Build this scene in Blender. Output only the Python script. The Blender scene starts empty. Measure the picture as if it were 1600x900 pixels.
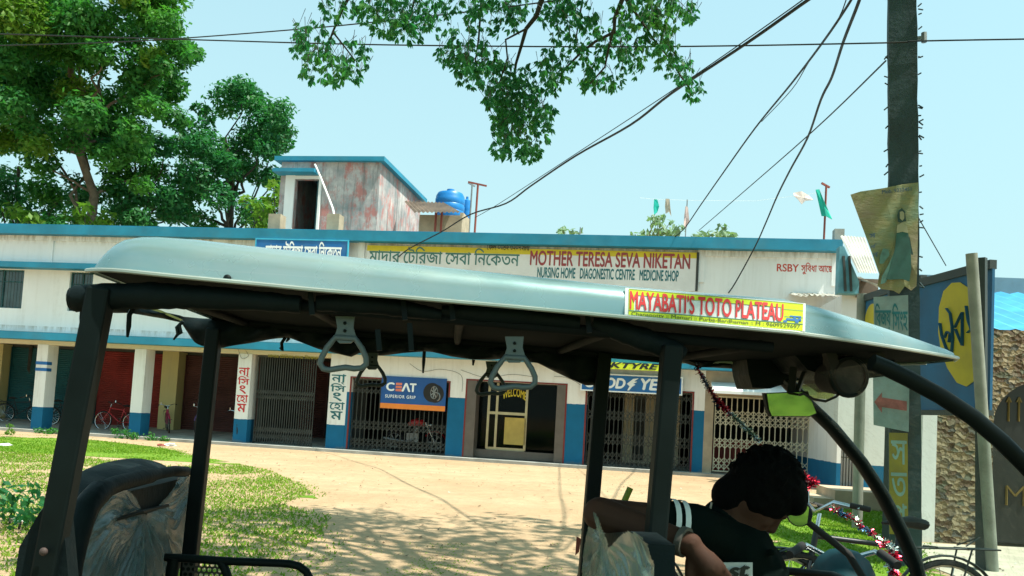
import bpy, bmesh, math, random
import numpy as np
from mathutils import Matrix, Vector, Quaternion
from mathutils.geometry import interpolate_bezier, tessellate_polygon, delaunay_2d_cdt
R_ = math.radians
random.seed(7); rng = np.random.default_rng(7)
SC = bpy.context.scene
COL = SC.collection

# ------------------------------------------------------------------ camera
PITCH, ROLL, FPX, SHIFT = R_(3.5), R_(3.2), 1300.0, 118.0
CAM = Vector((0, 0, 1.4))
F = Vector((0, math.cos(PITCH), math.sin(PITCH)))
R0 = Vector((1, 0, 0)); U0 = Vector((0, -math.sin(PITCH), math.cos(PITCH)))
RV = R0 * math.cos(ROLL) + U0 * math.sin(ROLL)
UV = -R0 * math.sin(ROLL) + U0 * math.cos(ROLL)
cd = bpy.data.cameras.new('camera'); cam = bpy.data.objects.new('camera', cd); COL.objects.link(cam)
cd.sensor_width = 36; cd.lens = 36 * FPX / 1600; cd.shift_y = SHIFT / 1600
cd.clip_start = 0.05; cd.clip_end = 3000
mw = Matrix((RV, UV, -F)).transposed().to_4x4(); mw.translation = CAM
cam.matrix_world = mw
SC.camera = cam
SC.render.resolution_x, SC.render.resolution_y = 1024, 576

# ------------------------------------------------------------------ light
SUN_EL, SUN_PHI = R_(64), R_(-24)          # phi from +X (right) towards +Y (away)
sdir = Vector((math.cos(SUN_EL) * math.cos(SUN_PHI), math.cos(SUN_EL) * math.sin(SUN_PHI), math.sin(SUN_EL)))
wd = bpy.data.worlds.new('World'); SC.world = wd; wd.use_nodes = True
nt = wd.node_tree; nt.nodes.clear()
sky = nt.nodes.new('ShaderNodeTexSky'); sky.sky_type = 'NISHITA'; sky.sun_disc = False
sky.sun_elevation = SUN_EL; sky.sun_rotation = math.atan2(sdir.x, sdir.y)
sky.air_density = 1.3; sky.dust_density = 3.5; sky.ozone_density = 1.0
tint = nt.nodes.new('ShaderNodeMix'); tint.data_type = 'RGBA'; tint.blend_type = 'MULTIPLY'
tint.inputs[0].default_value = 1.0; tint.inputs[7].default_value = (0.58, 1.0, 0.92, 1)
# summer haze: a pale veil over the sky, thickest towards the horizon
geo = nt.nodes.new('ShaderNodeNewGeometry'); sep = nt.nodes.new('ShaderNodeSeparateXYZ'); mr_ = nt.nodes.new('ShaderNodeMapRange')
nt.links.new(geo.outputs['Incoming'], sep.inputs[0])
mr_.inputs[1].default_value = -0.75; mr_.inputs[2].default_value = 0.0; mr_.inputs[3].default_value = 0.45; mr_.inputs[4].default_value = 0.93
nt.links.new(sep.outputs[2], mr_.inputs[0])
veil = nt.nodes.new('ShaderNodeMix'); veil.data_type = 'RGBA'; veil.inputs[7].default_value = (2.3, 3.3, 3.42, 1)
nt.links.new(mr_.outputs[0], veil.inputs[0])
bgn = nt.nodes.new('ShaderNodeBackground'); bgn.inputs[1].default_value = 0.13
wo = nt.nodes.new('ShaderNodeOutputWorld')
nt.links.new(sky.outputs[0], tint.inputs[6]); nt.links.new(tint.outputs[2], veil.inputs[6]); nt.links.new(veil.outputs[2], bgn.inputs[0]); nt.links.new(bgn.outputs[0], wo.inputs[0])
sl = bpy.data.lights.new('sun', 'SUN'); sl.energy = 4.2; sl.angle = R_(0.6); sl.color = (1.0, 0.95, 0.84)
so = bpy.data.objects.new('sun', sl); COL.objects.link(so); so.location = (20, -10, 40)
so.rotation_euler = sdir.to_track_quat('Z', 'Y').to_euler()
vs = SC.view_settings; vs.view_transform = 'Standard'; vs.look = 'None'; vs.gamma = 1.0; vs.exposure = 1.1
vs.use_curve_mapping = False
SC.render.engine = 'CYCLES'
SC.cycles.use_denoising = True
SC.cycles.max_bounces = 8; SC.cycles.transparent_max_bounces = 16

# ------------------------------------------------------------------ geometry helpers
I4 = Matrix.Identity(4)
def ray(u, v): return F + RV * ((u - 800) / FPX) + UV * ((450 + SHIFT - v) / FPX)
def at(u, v, Z): return CAM + ray(u, v) * Z
def hit(u, v, M, axis, val):
    """local coordinates (in frame M) where the sight line meets local[axis] = val"""
    Mi = M.inverted(); o = Mi @ CAM; d = Mi.to_3x3() @ ray(u, v)
    return o + d * ((val - o[axis]) / d[axis])
def gnd(u, v, z=0.0): return hit(u, v, I4, 2, z)

WM = {}
def thing(name, label, cat, M=I4, group=None):
    o = bpy.data.objects.new(name, None); COL.objects.link(o); o.empty_display_size = .2
    o.matrix_world = M; WM[o.name] = M.copy()
    o['label'] = label; o['category'] = cat
    if group: o['group'] = group
    return o
def tag(o, label, cat, group=None):
    o['label'] = label; o['category'] = cat
    if group: o['group'] = group
    return o

_tc = {}
def _area(q): return .5 * sum(q[i - 1][0] * q[i][1] - q[i][0] * q[i - 1][1] for i in range(len(q)))
def text_geo(body, bold=0.0, shear=0.0, spacing=1.0):
    """outlines of the built-in font, each filled on its own (overlapping strokes stay whole); bold = copies shifted by that much"""
    k = (body, bold, shear, spacing)
    if k in _tc: return _tc[k]
    c = bpy.data.curves.new('txt', 'FONT'); c.body = body; c.shear = shear; c.space_character = spacing
    o = bpy.data.objects.new('txt', c); COL.objects.link(o)
    dg = bpy.context.evaluated_depsgraph_get(); dg.update()
    cu = o.evaluated_get(dg).to_curve(dg); cont = []
    for sp_ in cu.splines:
        q = []; bp = sp_.bezier_points; n = len(bp)
        for i in range(n):
            p0, p1 = bp[i], bp[(i + 1) % n]
            straight = (p0.handle_right - p0.co).length < 1e-5 and (p1.handle_left - p1.co).length < 1e-5
            m_ = 2 if straight else 5
            q += [(v.x, v.y) for v in interpolate_bezier(p0.co, p0.handle_right, p1.handle_left, p1.co, m_)[:-1]]
        r_ = []
        for p in q:
            if not r_ or (p[0] - r_[-1][0]) ** 2 + (p[1] - r_[-1][1]) ** 2 > 1e-9: r_.append(p)
        if len(r_) > 2 and abs(_area(r_)) > 1e-7: cont.append(r_)
    o.evaluated_get(dg).to_curve_clear(); bpy.data.objects.remove(o); bpy.data.curves.remove(c)
    if _area(max(cont, key=lambda q: abs(_area(q)))) < 0: cont = [q[::-1] for q in cont]
    sh = [(0, 0)] if not bold else [(bold, 0), (-bold, 0), (0, bold * .8), (0, -bold * .8)]
    cont = [[(x + dx, y + dy) for x, y in q] for q in cont for dx, dy in sh]
    iv = sorted((min(p[0] for p in q), max(p[0] for p in q), i) for i, q in enumerate(cont)); clus = []; end = -1e9
    for lo, hi, i in iv:
        if lo > end: clus.append([])
        clus[-1].append(cont[i]); end = max(end, hi)
    V, Fs = [], []
    for cl in clus:
        pts, ed = [], []
        for q in cl:
            b = len(pts); pts += [Vector(p) for p in q]; ed += [(b + i, b + (i + 1) % len(q)) for i in range(len(q))]
        ov, _, of = delaunay_2d_cdt(pts, ed, [], 0, 1e-5)[:3]
        ov = np.array([tuple(p) for p in ov]); tri = np.array([f for f in of if len(f) == 3]); cen = ov[tri].mean(1); wn = np.zeros(len(tri), int)
        for q in cl:
            Q = np.array(q); N = np.roll(Q, -1, 0)
            for (x1, y1), (x2, y2) in zip(Q, N):
                s_ = (x2 - x1) * (cen[:, 1] - y1) - (cen[:, 0] - x1) * (y2 - y1)
                wn += ((y1 <= cen[:, 1]) & (y2 > cen[:, 1]) & (s_ > 0)).astype(int) - ((y1 > cen[:, 1]) & (y2 <= cen[:, 1]) & (s_ < 0)).astype(int)
        for t in tri[wn > 0]:
            A, B, C_ = ov[t]; cr_ = (B[0] - A[0]) * (C_[1] - A[1]) - (B[1] - A[1]) * (C_[0] - A[0])
            Fs.append(tuple(int(j) + len(V) for j in (t if cr_ > 0 else t[::-1])))
        V += [tuple(p) for p in ov]
    used = sorted({j for f in Fs for j in f}); mp_ = {j: i for i, j in enumerate(used)}; Fs = [tuple(mp_[j] for j in f) for f in Fs]
    V = np.array([V[j] for j in used]); lo, hi = V.min(0), V.max(0)
    _tc[k] = (np.column_stack([(V - lo) / (hi - lo), np.zeros(len(V))]), Fs, hi - lo)
    return _tc[k]

class MB:
    def __init__(s): s.v = []; s.f = []; s.mi = []; s.cur = 0
    def _add(s, vs, fs):
        b = len(s.v); s.v += [Vector(p) for p in vs]
        for f in fs: s.f.append(tuple(i + b for i in f)); s.mi.append(s.cur)
        return s
    def box(s, x0, x1, y0, y1, z0, z1, M=None):
        P = [(x, y, z) for z in (z0, z1) for y in (y0, y1) for x in (x0, x1)]
        if M: P = [M @ Vector(p) for p in P]
        return s._add(P, [(0, 2, 3, 1), (4, 5, 7, 6), (0, 1, 5, 4), (2, 6, 7, 3), (0, 4, 6, 2), (1, 3, 7, 5)])
    def quad(s, *p): return s._add(p, [tuple(range(len(p)))])
    def prism(s, poly, vec):
        n = len(poly); vec = Vector(vec)
        P = [Vector(p) for p in poly] + [Vector(p) + vec for p in poly]
        fs = [tuple(range(n))[::-1], tuple(range(n, 2 * n))] + [(i, (i + 1) % n, n + (i + 1) % n, n + i) for i in range(n)]
        return s._add(P, fs)
    def tube(s, pts, r, n=8, closed=False, flat=1.0, up=None, cap=True):
        pts = [Vector(p) for p in pts]; m = len(pts)
        rr = r if isinstance(r, (list, tuple)) else [r] * m
        rings = []; ref = None
        for i, p in enumerate(pts):
            a = pts[(i - 1) % m] if (closed or i > 0) else pts[i]
            b = pts[(i + 1) % m] if (closed or i < m - 1) else pts[i]
            t = (b - a)
            t = t.normalized() if t.length > 1e-9 else Vector((0, 0, 1))
            if up is not None: ref0 = Vector(up)
            elif ref is None: ref0 = Vector((0, 0, 1)) if abs(t.z) < .9 else Vector((1, 0, 0))
            else: ref0 = ref
            x = ref0 - t * ref0.dot(t)
            x = x.normalized() if x.length > 1e-6 else t.orthogonal().normalized()
            y = t.cross(x); ref = x
            rings.append([p + (x * math.cos(2 * math.pi * k / n) + y * (flat * math.sin(2 * math.pi * k / n))) * rr[i] for k in range(n)])
        P = [q for g in rings for q in g]; fs = []
        for i in range(m if closed else m - 1):
            j = (i + 1) % m
            for k in range(n):
                l = (k + 1) % n; fs.append((i * n + k, i * n + l, j * n + l, j * n + k))
        if cap and not closed: fs += [tuple(range(n))[::-1], tuple(range((m - 1) * n, m * n))]
        return s._add(P, fs)
    def bar(s, a, b, w, h=None, up=(0, 0, 1)):
        """rectangular bar from a to b"""
        a, b = Vector(a), Vector(b); h = h or w; t = (b - a).normalized(); x = t.cross(Vector(up))
        x = x.normalized() if x.length > 1e-5 else t.orthogonal().normalized()
        y = x.cross(t)
        P = [p + x * (sx * w / 2) + y * (sy * h / 2) for p in (a, b) for sx, sy in ((-1, -1), (1, -1), (1, 1), (-1, 1))]
        return s._add(P, [(0, 1, 2, 3), (4, 7, 6, 5)] + [(i, 4 + i, 4 + (i + 1) % 4, (i + 1) % 4) for i in range(4)])
    def ball(s, c, rx, ry=None, rz=None, nu=14, nv=9, M=None):
        ry = ry or rx; rz = rz or rx; c = Vector(c); P = []; fs = []
        for i in range(nv + 1):
            th = math.pi * i / nv
            for k in range(nu):
                ph = 2 * math.pi * k / nu
                q = Vector((rx * math.sin(th) * math.cos(ph), ry * math.sin(th) * math.sin(ph), rz * math.cos(th)))
                P.append(c + ((M @ q) if M else q))
        for i in range(nv):
            for k in range(nu):
                l = (k + 1) % nu; fs.append((i * nu + k, (i + 1) * nu + k, (i + 1) * nu + l, i * nu + l))
        return s._add(P, fs)
    def disc(s, c, nrm, r, th=.004, n=24, squash=1.0):
        nrm = Vector(nrm).normalized(); x = nrm.cross(Vector((0, 0, 1)))
        x = x.normalized() if x.length > 1e-4 else Vector((1, 0, 0)); y = x.cross(nrm) * squash; c = Vector(c)
        return s.prism([c + x * (r * math.cos(2 * math.pi * k / n)) + y * (r * math.sin(2 * math.pi * k / n)) for k in range(n)], nrm * th)
    def text(s, body, TL, TR, BR, BL, off=.004, bold=0.0, shear=0.0, spacing=1.0, arch=0.0):
        V, Fs, _ = text_geo(body, bold, shear, spacing)
        TL, TR, BR, BL = map(Vector, (TL, TR, BR, BL)); n = (TR - BL).cross(TL - BL).normalized()
        P = []
        for a, b, lay in V:
            b2 = b + arch * (1 - (2 * a - 1) ** 2)
            P.append((BL * (1 - a) + BR * a) * (1 - b2) + (TL * (1 - a) + TR * a) * b2 + n * (off + lay))
        return s._add(P, Fs)
    def build(s, name, mat, parent=None, sp=I4, smooth=None, label=None, kind=None):
        me = bpy.data.meshes.new(name)
        T = sp if parent is None else WM[parent.name].inverted() @ sp
        V = np.array([tuple(p) for p in s.v]); Tm = np.array(T)
        V = V @ Tm[:3, :3].T + Tm[:3, 3]
        me.from_pydata(V.tolist(), [], s.f)
        for m_ in (mat if isinstance(mat, (list, tuple)) else [mat]): me.materials.append(m_)
        if isinstance(mat, (list, tuple)): me.polygons.foreach_set('material_index', s.mi)
        me.update()
        if smooth is not None:
            me.polygons.foreach_set('use_smooth', [True] * len(me.polygons)); me.set_sharp_from_angle(angle=R_(smooth))
        o = bpy.data.objects.new(name, me); COL.objects.link(o)
        if parent is not None: o.parent = parent; WM[o.name] = WM[parent.name]
        else: WM[o.name] = I4
        if label: o['label'] = label
        if kind: o['kind'] = kind
        return o

def np_mesh(name, V, nper, mat, parent=None):
    """fast mesh: V (N*nper,3), consecutive nper-gons, world space"""
    V = np.asarray(V, float)
    if parent is not None:
        T = np.array(WM[parent.name].inverted()); V = V @ T[:3, :3].T + T[:3, 3]
    n = len(V) // nper; me = bpy.data.meshes.new(name)
    me.vertices.add(len(V)); me.vertices.foreach_set('co', V.ravel())
    me.loops.add(len(V)); me.loops.foreach_set('vertex_index', np.arange(len(V), dtype=np.int32))
    me.polygons.add(n); me.polygons.foreach_set('loop_start', np.arange(0, len(V), nper, dtype=np.int32))
    me.polygons.foreach_set('loop_total', np.full(n, nper, dtype=np.int32))
    me.materials.append(mat); me.update(calc_edges=True)
    o = bpy.data.objects.new(name, me); COL.objects.link(o)
    if parent is not None: o.parent = parent; WM[o.name] = WM[parent.name]
    else: WM[o.name] = I4
    return o

# ------------------------------------------------------------------ materials
class NT:
    def __init__(s, name):
        s.m = bpy.data.materials.new(name); s.m.use_nodes = True; s.t = s.m.node_tree
        s.b = s.t.nodes['Principled BSDF']; s.tc = s.n('ShaderNodeTexCoord')
    def n(s, typ, **kw):
        x = s.t.nodes.new(typ)
        for k, v in kw.items(): setattr(x, k, v)
        return x
    def l(s, a, b): s.t.links.new(a, b)
    def noise(s, scale, detail=4, rough=.6, vec=(1, 1, 1)):
        mp = s.n('ShaderNodeMapping'); mp.inputs['Scale'].default_value = vec; s.l(s.tc.outputs['Object'], mp.inputs[0])
        x = s.n('ShaderNodeTexNoise'); x.inputs['Scale'].default_value = scale; x.inputs['Detail'].default_value = detail
        x.inputs['Roughness'].default_value = rough; s.l(mp.outputs[0], x.inputs['Vector']); return x.outputs['Fac']
    def ramp(s, fac, stops):
        x = s.n('ShaderNodeValToRGB'); e = x.color_ramp.elements
        while len(e) > 1: e.remove(e[-1])
        for i, (p, c) in enumerate(stops):
            q = e[0] if i == 0 else e.new(p)
            q.position = p; q.color = (*c, 1) if len(c) == 3 else c
        s.l(fac, x.inputs[0]); return x.outputs[0]
    def mix(s, fac, a, b, mode='MIX'):
        x = s.n('ShaderNodeMix', data_type='RGBA', blend_type=mode)
        for k, q in ((0, fac), (6, a), (7, b)):
            if isinstance(q, bpy.types.NodeSocket): s.l(q, x.inputs[k])
            elif k == 0: x.inputs[0].default_value = q
            else: x.inputs[k].default_value = (*q, 1)
        return x.outputs[2]
    def math(s, op, a, b=0.0, c=None):
        x = s.n('ShaderNodeMath', operation=op)
        for k, q in enumerate((a, b) if c is None else (a, b, c)):
            if isinstance(q, bpy.types.NodeSocket): s.l(q, x.inputs[k])
            else: x.inputs[k].default_value = q
        return x.outputs[0]
    def bump(s, h, strength=.3, dist=.02):
        x = s.n('ShaderNodeBump'); x.inputs['Strength'].default_value = strength; x.inputs['Distance'].default_value = dist
        s.l(h, x.inputs['Height']); s.l(x.outputs[0], s.b.inputs['Normal'])
    def fin(s, col, rough=.6, metal=0.0, spec=.5):
        if isinstance(col, bpy.types.NodeSocket): s.l(col, s.b.inputs['Base Color'])
        else: s.b.inputs['Base Color'].default_value = (*col, 1)
        if isinstance(rough, bpy.types.NodeSocket): s.l(rough, s.b.inputs['Roughness'])
        else: s.b.inputs['Roughness'].default_value = rough
        s.b.inputs['Metallic'].default_value = metal; s.b.inputs['Specular IOR Level'].default_value = spec
        return s.m

def mat(name, col, rough=.6, metal=0.0, var=.18, scale=3.0, bump=0.0, spec=.4, vec=(1, 1, 1), dirt=None, dirt_amt=.3):
    k = NT(name); f = k.noise(scale, vec=vec)
    lo = tuple(c * (1 - var) for c in col); hi = tuple(min(1, c * (1 + var)) for c in col)
    c = k.ramp(f, [(.3, lo), (.7, hi)])
    if dirt:
        g = k.noise(scale * .45 + .3, 6, .7); c = k.mix(k.ramp(g, [(.5, (0, 0, 0)), (.75, (dirt_amt,) * 3)]), c, dirt)
    if bump: k.bump(k.noise(scale * 6), bump, .01)
    r = k.ramp(f, [(.3, (rough * .85,) * 3), (.7, (min(1, rough * 1.15),) * 3)])
    return k.fin(c, r, metal, spec)

def plaster(name, col, dirtcol=(.33, .29, .22), amt=.45, zfade=None, dado=None, dadoz=0.0, foot=None):
    """painted plaster: vertical rain streaks, mould specks; optional painted dado below dadoz with bare cement at the foot"""
    k = NT(name)
    st = k.noise(1.0, 5, .65, (5, 5, .35)); sp = k.noise(2.2, 8, .75)
    m_ = k.math('MULTIPLY', k.ramp(st, [(.48, (0, 0, 0)), (.72, (1, 1, 1))]), k.ramp(sp, [(.35, (0, 0, 0)), (.65, (1, 1, 1))]))
    m_ = k.math('MULTIPLY', m_, amt)
    base = k.mix(k.ramp(k.noise(.8, 3), [(.35, (0, 0, 0)), (.7, (.6, .6, .6))]), col, tuple(c * .9 for c in col))
    sx = k.n('ShaderNodeSeparateXYZ'); k.l(k.tc.outputs['Object'], sx.inputs[0]); z = sx.outputs[2]
    if zfade:   # grime hanging below a ledge: list of (z_top, length)
        for zt, ln in zfade:
            g = k.n('ShaderNodeMapRange'); g.inputs[1].default_value = zt - ln; g.inputs[2].default_value = zt
            k.l(z, g.inputs[0]); below = k.math('LESS_THAN', z, zt + .01)
            gg = k.math('MULTIPLY', k.math('MULTIPLY', g.outputs[0], below), k.ramp(k.noise(1.2, 6, .7, (4, 4, .8)), [(.42, (0, 0, 0)), (.62, (.85, .85, .85))]))
            m_ = k.math('MAXIMUM', m_, gg)
    c = k.mix(m_, base, dirtcol)
    if dado:
        e = k.math('LESS_THAN', k.math('ADD', z, k.math('MULTIPLY', k.math('SUBTRACT', k.noise(4, 4), .5), .05)), dadoz)
        dcol = k.mix(k.noise(3, 5), tuple(x * .8 for x in dado), tuple(x * 1.15 for x in dado))
        if foot:
            zz = k.math('ADD', z, k.math('MULTIPLY', k.noise(2.5, 5), .35))
            ft = k.n('ShaderNodeMapRange'); ft.inputs[1].default_value = foot + .28; ft.inputs[2].default_value = foot + .1
            k.l(zz, ft.inputs[0]); dcol = k.mix(ft.outputs[0], dcol, (.16, .17, .13))
        c = k.mix(e, c, dcol)
    k.bump(k.noise(14, 6), .25, .008)
    return k.fin(c, .85, 0, .25)

def leaf_mat(name, a, b, c, trans=.35, scale=.5):
    k = NT(name); f = k.noise(scale, 3); g = k.noise(scale * 9, 2)
    col = k.mix(.45, k.ramp(f, [(.3, a), (.52, b), (.72, c)]), k.ramp(g, [(.3, a), (.7, c)]))
    k.l(col, k.b.inputs['Base Color']); k.b.inputs['Roughness'].default_value = .5; k.b.inputs['Specular IOR Level'].default_value = .2
    tr = k.n('ShaderNodeBsdfTranslucent'); k.l(k.mix(1.0, col, (1.25, 1.6, .75), 'MULTIPLY'), tr.inputs[0])
    mx = k.n('ShaderNodeMixShader'); mx.inputs[0].default_value = trans
    k.l(k.b.outputs[0], mx.inputs[1]); k.l(tr.outputs[0], mx.inputs[2])
    k.l(mx.outputs[0], k.t.nodes['Material Output'].inputs[0]); return k.m

def glassy(name, tintc=(.8, .9, .88), clear=.9, rough=.1, dirt=0.0, base=(.5, .55, .5)):
    k = NT(name); tp = k.n('ShaderNodeBsdfTransparent'); tp.inputs[0].default_value = (*tintc, 1)
    k.b.inputs['Base Color'].default_value = (*base, 1); k.b.inputs['Roughness'].default_value = rough; k.b.inputs['Specular IOR Level'].default_value = .6
    mx = k.n('ShaderNodeMixShader')
    if dirt:
        f = k.ramp(k.noise(40, 6, .8), [(.5, (1 - clear,) * 3), (.72, (1 - clear + dirt,) * 3)]); k.l(f, mx.inputs[0])
    else: mx.inputs[0].default_value = 1 - clear
    k.l(tp.outputs[0], mx.inputs[1]); k.l(k.b.outputs[0], mx.inputs[2])
    k.l(mx.outputs[0], k.t.nodes['Material Output'].inputs[0]); return k.m

TEAL = (.012, .19, .30); BLUE = (.008, .12, .24)
m_wall = plaster('white_plaster', (.80, .80, .79),amt=.3, zfade=[(6.32, .3), (3.38, .22)])
m_colshort = plaster('white_plaster_low_dado', (.78, .78, .76), amt=.55, dado=BLUE, dadoz=.80, foot=.05)
m_dado = plaster('white_plaster_high_dado', (.78, .76, .72), amt=.5, dado=BLUE, dadoz=1.80, foot=.05)
m_cream = plaster('cream_plaster', (.55, .48, .22), amt=.5)
m_beam = plaster('beam_plaster', (.68, .60, .42), amt=.3)
m_teal = mat('teal_ledge_paint', TEAL, .55, var=.2, scale=1.2, dirt=(.1, .2, .22))
m_conc = mat('grey_cement', (.30, .30, .27), .9, var=.25, scale=2, bump=.4, dirt=(.14, .14, .11))
m_conc_tan = mat('tan_cement', (.34, .28, .20), .9, var=.25, scale=2, bump=.4)
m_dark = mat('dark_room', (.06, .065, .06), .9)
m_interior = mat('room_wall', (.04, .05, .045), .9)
m_red_sh = mat('red_shutter_paint', (.20, .022, .018), .5, var=.3, scale=1.2, dirt=(.1, .03, .02))
m_mar_sh = mat('maroon_shutter_paint', (.085, .032, .028), .55, var=.3, scale=1.5)
m_teal_sh = mat('teal_shutter_paint', (.010, .075, .085), .5, var=.25, scale=1.5)
m_redtrim = mat('red_trim_paint', (.17, .018, .015), .6)
m_iron_dk = mat('dark_gate_iron', (.045, .05, .045), .5, .3, var=.35, scale=4)
m_iron_wh = mat('cream_gate_paint', (.50, .47, .35), .5, 0, var=.2, scale=4)
m_iron_gr = mat('grey_metal', (.25, .26, .26), .45, .7)
m_glass_dk = mat('window_glass', (.03, .055, .055), .08, 0, var=.4, scale=2, spec=.8)
m_alu = mat('brass_toned_aluminium', (.42, .36, .22), .35, .6)
m_yel = mat('yellow_sign_paint', (.60, .48, .03), .6, var=.12)
m_white_sign = mat('white_sign_paint', (.70, .69, .68), .6, var=.08, scale=1.5, dirt=(.5, .46, .42), dirt_amt=.4)
m_maroon_txt = mat('faded_maroon_lettering', (.30, .055, .06), .6, var=.15)
m_teal_txt = mat('teal_lettering', (.015, .13, .15), .6, var=.2)
m_green_txt = mat('green_grey_lettering', (.06, .17, .15), .6, var=.15)
m_red_txt = mat('red_lettering', (.55, .014, .018), .5, var=.25, scale=9)
m_black_txt = mat('black_lettering', (.015, .02, .018), .6)
m_white_txt = mat('white_lettering', (.78, .82, .84), .5, var=.05)
m_blue_sign = mat('blue_sign_sheet', (.006, .12, .36), .45, var=.22, scale=1.8, dirt=(.08, .16, .26), dirt_amt=.5)
m_navy_sign = mat('deep_blue_sign_sheet', (.006, .075, .27), .45, var=.2, scale=1.5, dirt=(.04, .1, .2), dirt_amt=.4)
m_orange = mat('orange_sign_sheet', (.75, .22, .03), .5, var=.08)
m_salmon = mat('salmon_lettering', (.75, .2, .13), .5)
m_rub = mat('black_rubber', (.018, .018, .018), .8)
m_black = mat('black_painted_steel', (.004, .008, .008), .5, .0, var=.3, scale=6, spec=.12)
m_chrome = mat('chrome', (.55, .57, .58), .2, 1.0)
m_rust = mat('rusty_red_pipe', (.22, .05, .035), .7)
m_wpipe = mat('white_pvc', (.72, .72, .70), .4)
m_tank = mat('blue_tank_plastic', (.01, .17, .46), .4, var=.1)
m_tin = mat('weathered_tin', (.50, .48, .42), .55, .25, var=.25, scale=1.5, dirt=(.3, .2, .12))
m_tin_rust = mat('rusty_tin', (.16, .12, .09), .7, .2, var=.35, scale=2)
m_tin_blue = mat('blue_tin_sheet', (.05, .30, .52), .4, .2, var=.2, scale=2)
m_bark = mat('bark', (.13, .10, .07), .95, var=.4, scale=5, bump=.8)
m_bark_dk = mat('dark_bark', (.035, .035, .028), .95, var=.4, scale=5)
# ------------------------------------------------------------------ ground
def ground_mat():
    k = NT('packed_earth')
    a = k.noise(.35, 6, .65); b = k.noise(3.0, 8, .7); c = k.noise(26, 4, .7)
    col = k.ramp(a, [(.3, (.36, .24, .14)), (.5, (.42, .295, .18)), (.72, (.47, .345, .22))])
    col = k.mix(k.ramp(b, [(.42, (0, 0, 0)), (.7, (.55, .55, .55))]), col, (.30, .21, .12))
    col = k.mix(k.ramp(c, [(.58, (0, 0, 0)), (.75, (.5, .5, .5))]), col, (.22, .16, .10))
    pits = k.n('ShaderNodeTexVoronoi'); pits.inputs['Scale'].default_value = 3.2; k.l(k.tc.outputs['Object'], pits.inputs['Vector'])
    rut = k.noise(1.0, 3, .5, (.35, 2.2, 1)); col = k.mix(k.ramp(rut, [(.5, (0, 0, 0)), (.62, (.35, .35, .35))]), col, (.33, .24, .15))
    h = k.math('ADD', k.math('ADD', k.math('MULTIPLY', b, .7), k.math('MULTIPLY', c, .3)), k.math('MULTIPLY', k.math('ADD', pits.outputs['Distance'], rut), .5))
    k.bump(h, .9, .07); return k.fin(col, .95, 0, .15)
m_ground = ground_mat()
mb = MB(); mb.quad((-400, -300, 0), (400, -300, 0), (400, 600, 0), (-400, 600, 0))
g_ = mb.build('ground', m_ground, kind='structure')

def lawn_mat():
    k = NT('patchy_lawn')
    a = k.noise(.5, 5, .65); b = k.noise(5.0, 8, .75); c = k.noise(1.5, 6, .7)
    col = k.ramp(b, [(.3, (.06, .15, .010)), (.5, (.11, .22, .015)), (.7, (.20, .26, .035))])
    k2 = k.math('ADD', k.math('MULTIPLY', a, .6), k.math('MULTIPLY', c, .4))
    col = k.mix(k.ramp(k2, [(.62, (.03, .03, .03)), (.80, (.9, .9, .9))]), col, k.ramp(c, [(.3, (.33, .24, .12)), (.7, (.42, .31, .18))]))
    k.bump(k.noise(45, 4), .8, .03); return k.fin(col, .95, 0, .15)
m_lawn = lawn_mat()
def dense(poly, step=.12, jit=.13):
    out = []
    for i in range(len(poly)):
        a, b = Vector(poly[i]), Vector(poly[(i + 1) % len(poly)]); n = max(1, int((b - a).length / step))
        for j in range(n):
            p = a.lerp(b, j / n); out.append((p.x + random.gauss(0, jit), p.y + random.gauss(0, jit)))
    return out
lawn_px_a = [(-90, 682), (0, 683), (130, 686), (250, 700), (350, 722), (420, 735), (470, 757), (488, 772), (440, 788), (480, 798), (518, 805), (510, 830), (470, 862), (420, 880), (330, 930), (200, 1010), (-120, 1010)]
lawn_px_b = [(1205, 773), (1260, 772), (1335, 778), (1380, 800), (1420, 830), (1452, 872), (1470, 930), (1330, 960), (1200, 960), (1190, 860)]
LAWNS = []
for px in (lawn_px_a, lawn_px_b):
    poly = [gnd(*p).xy for p in px]; LAWNS.append([tuple(p) for p in poly])
    dp = dense(poly); V = [Vector((x, y, .004)) for x, y in dp]
    mb = MB(); mb.v = V; mb.f = [tuple(t) for t in tessellate_polygon([V])]; mb.mi = [0] * len(mb.f)
    # keep all facing up
    mb.f = [f if (V[f[1]] - V[f[0]]).cross(V[f[2]] - V[f[0]]).z > 0 else f[::-1] for f in mb.f]
    mb.build('lawn', m_lawn, kind='structure')

def inside(poly, x, y):
    c = np.zeros(len(x), bool); n = len(poly)
    for i in range(n):
        (x1, y1), (x2, y2) = poly[i], poly[(i + 1) % n]
        t = ((y1 > y) != (y2 > y)) & (x < (x2 - x1) * (y - y1) / (y2 - y1 + 1e-12) + x1); c ^= t
    return c
def vnoise(x, y, s, seed=0):
    r = np.random.default_rng(seed); T = r.random((64, 64)); X = x * s; Y = y * s
    i = np.floor(X).astype(int); j = np.floor(Y).astype(int); a = X - i; b = Y - j; a = a * a * (3 - 2 * a); b = b * b * (3 - 2 * b)
    g = lambda p, q: T[p % 64, q % 64]
    return (g(i, j) * (1 - a) + g(i + 1, j) * a) * (1 - b) + (g(i, j + 1) * (1 - a) + g(i + 1, j + 1) * a) * b
m_grass = leaf_mat('grass_blades', (.07, .19, .008), (.13, .26, .010), (.26, .31, .04), .3, 1.6)
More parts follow.
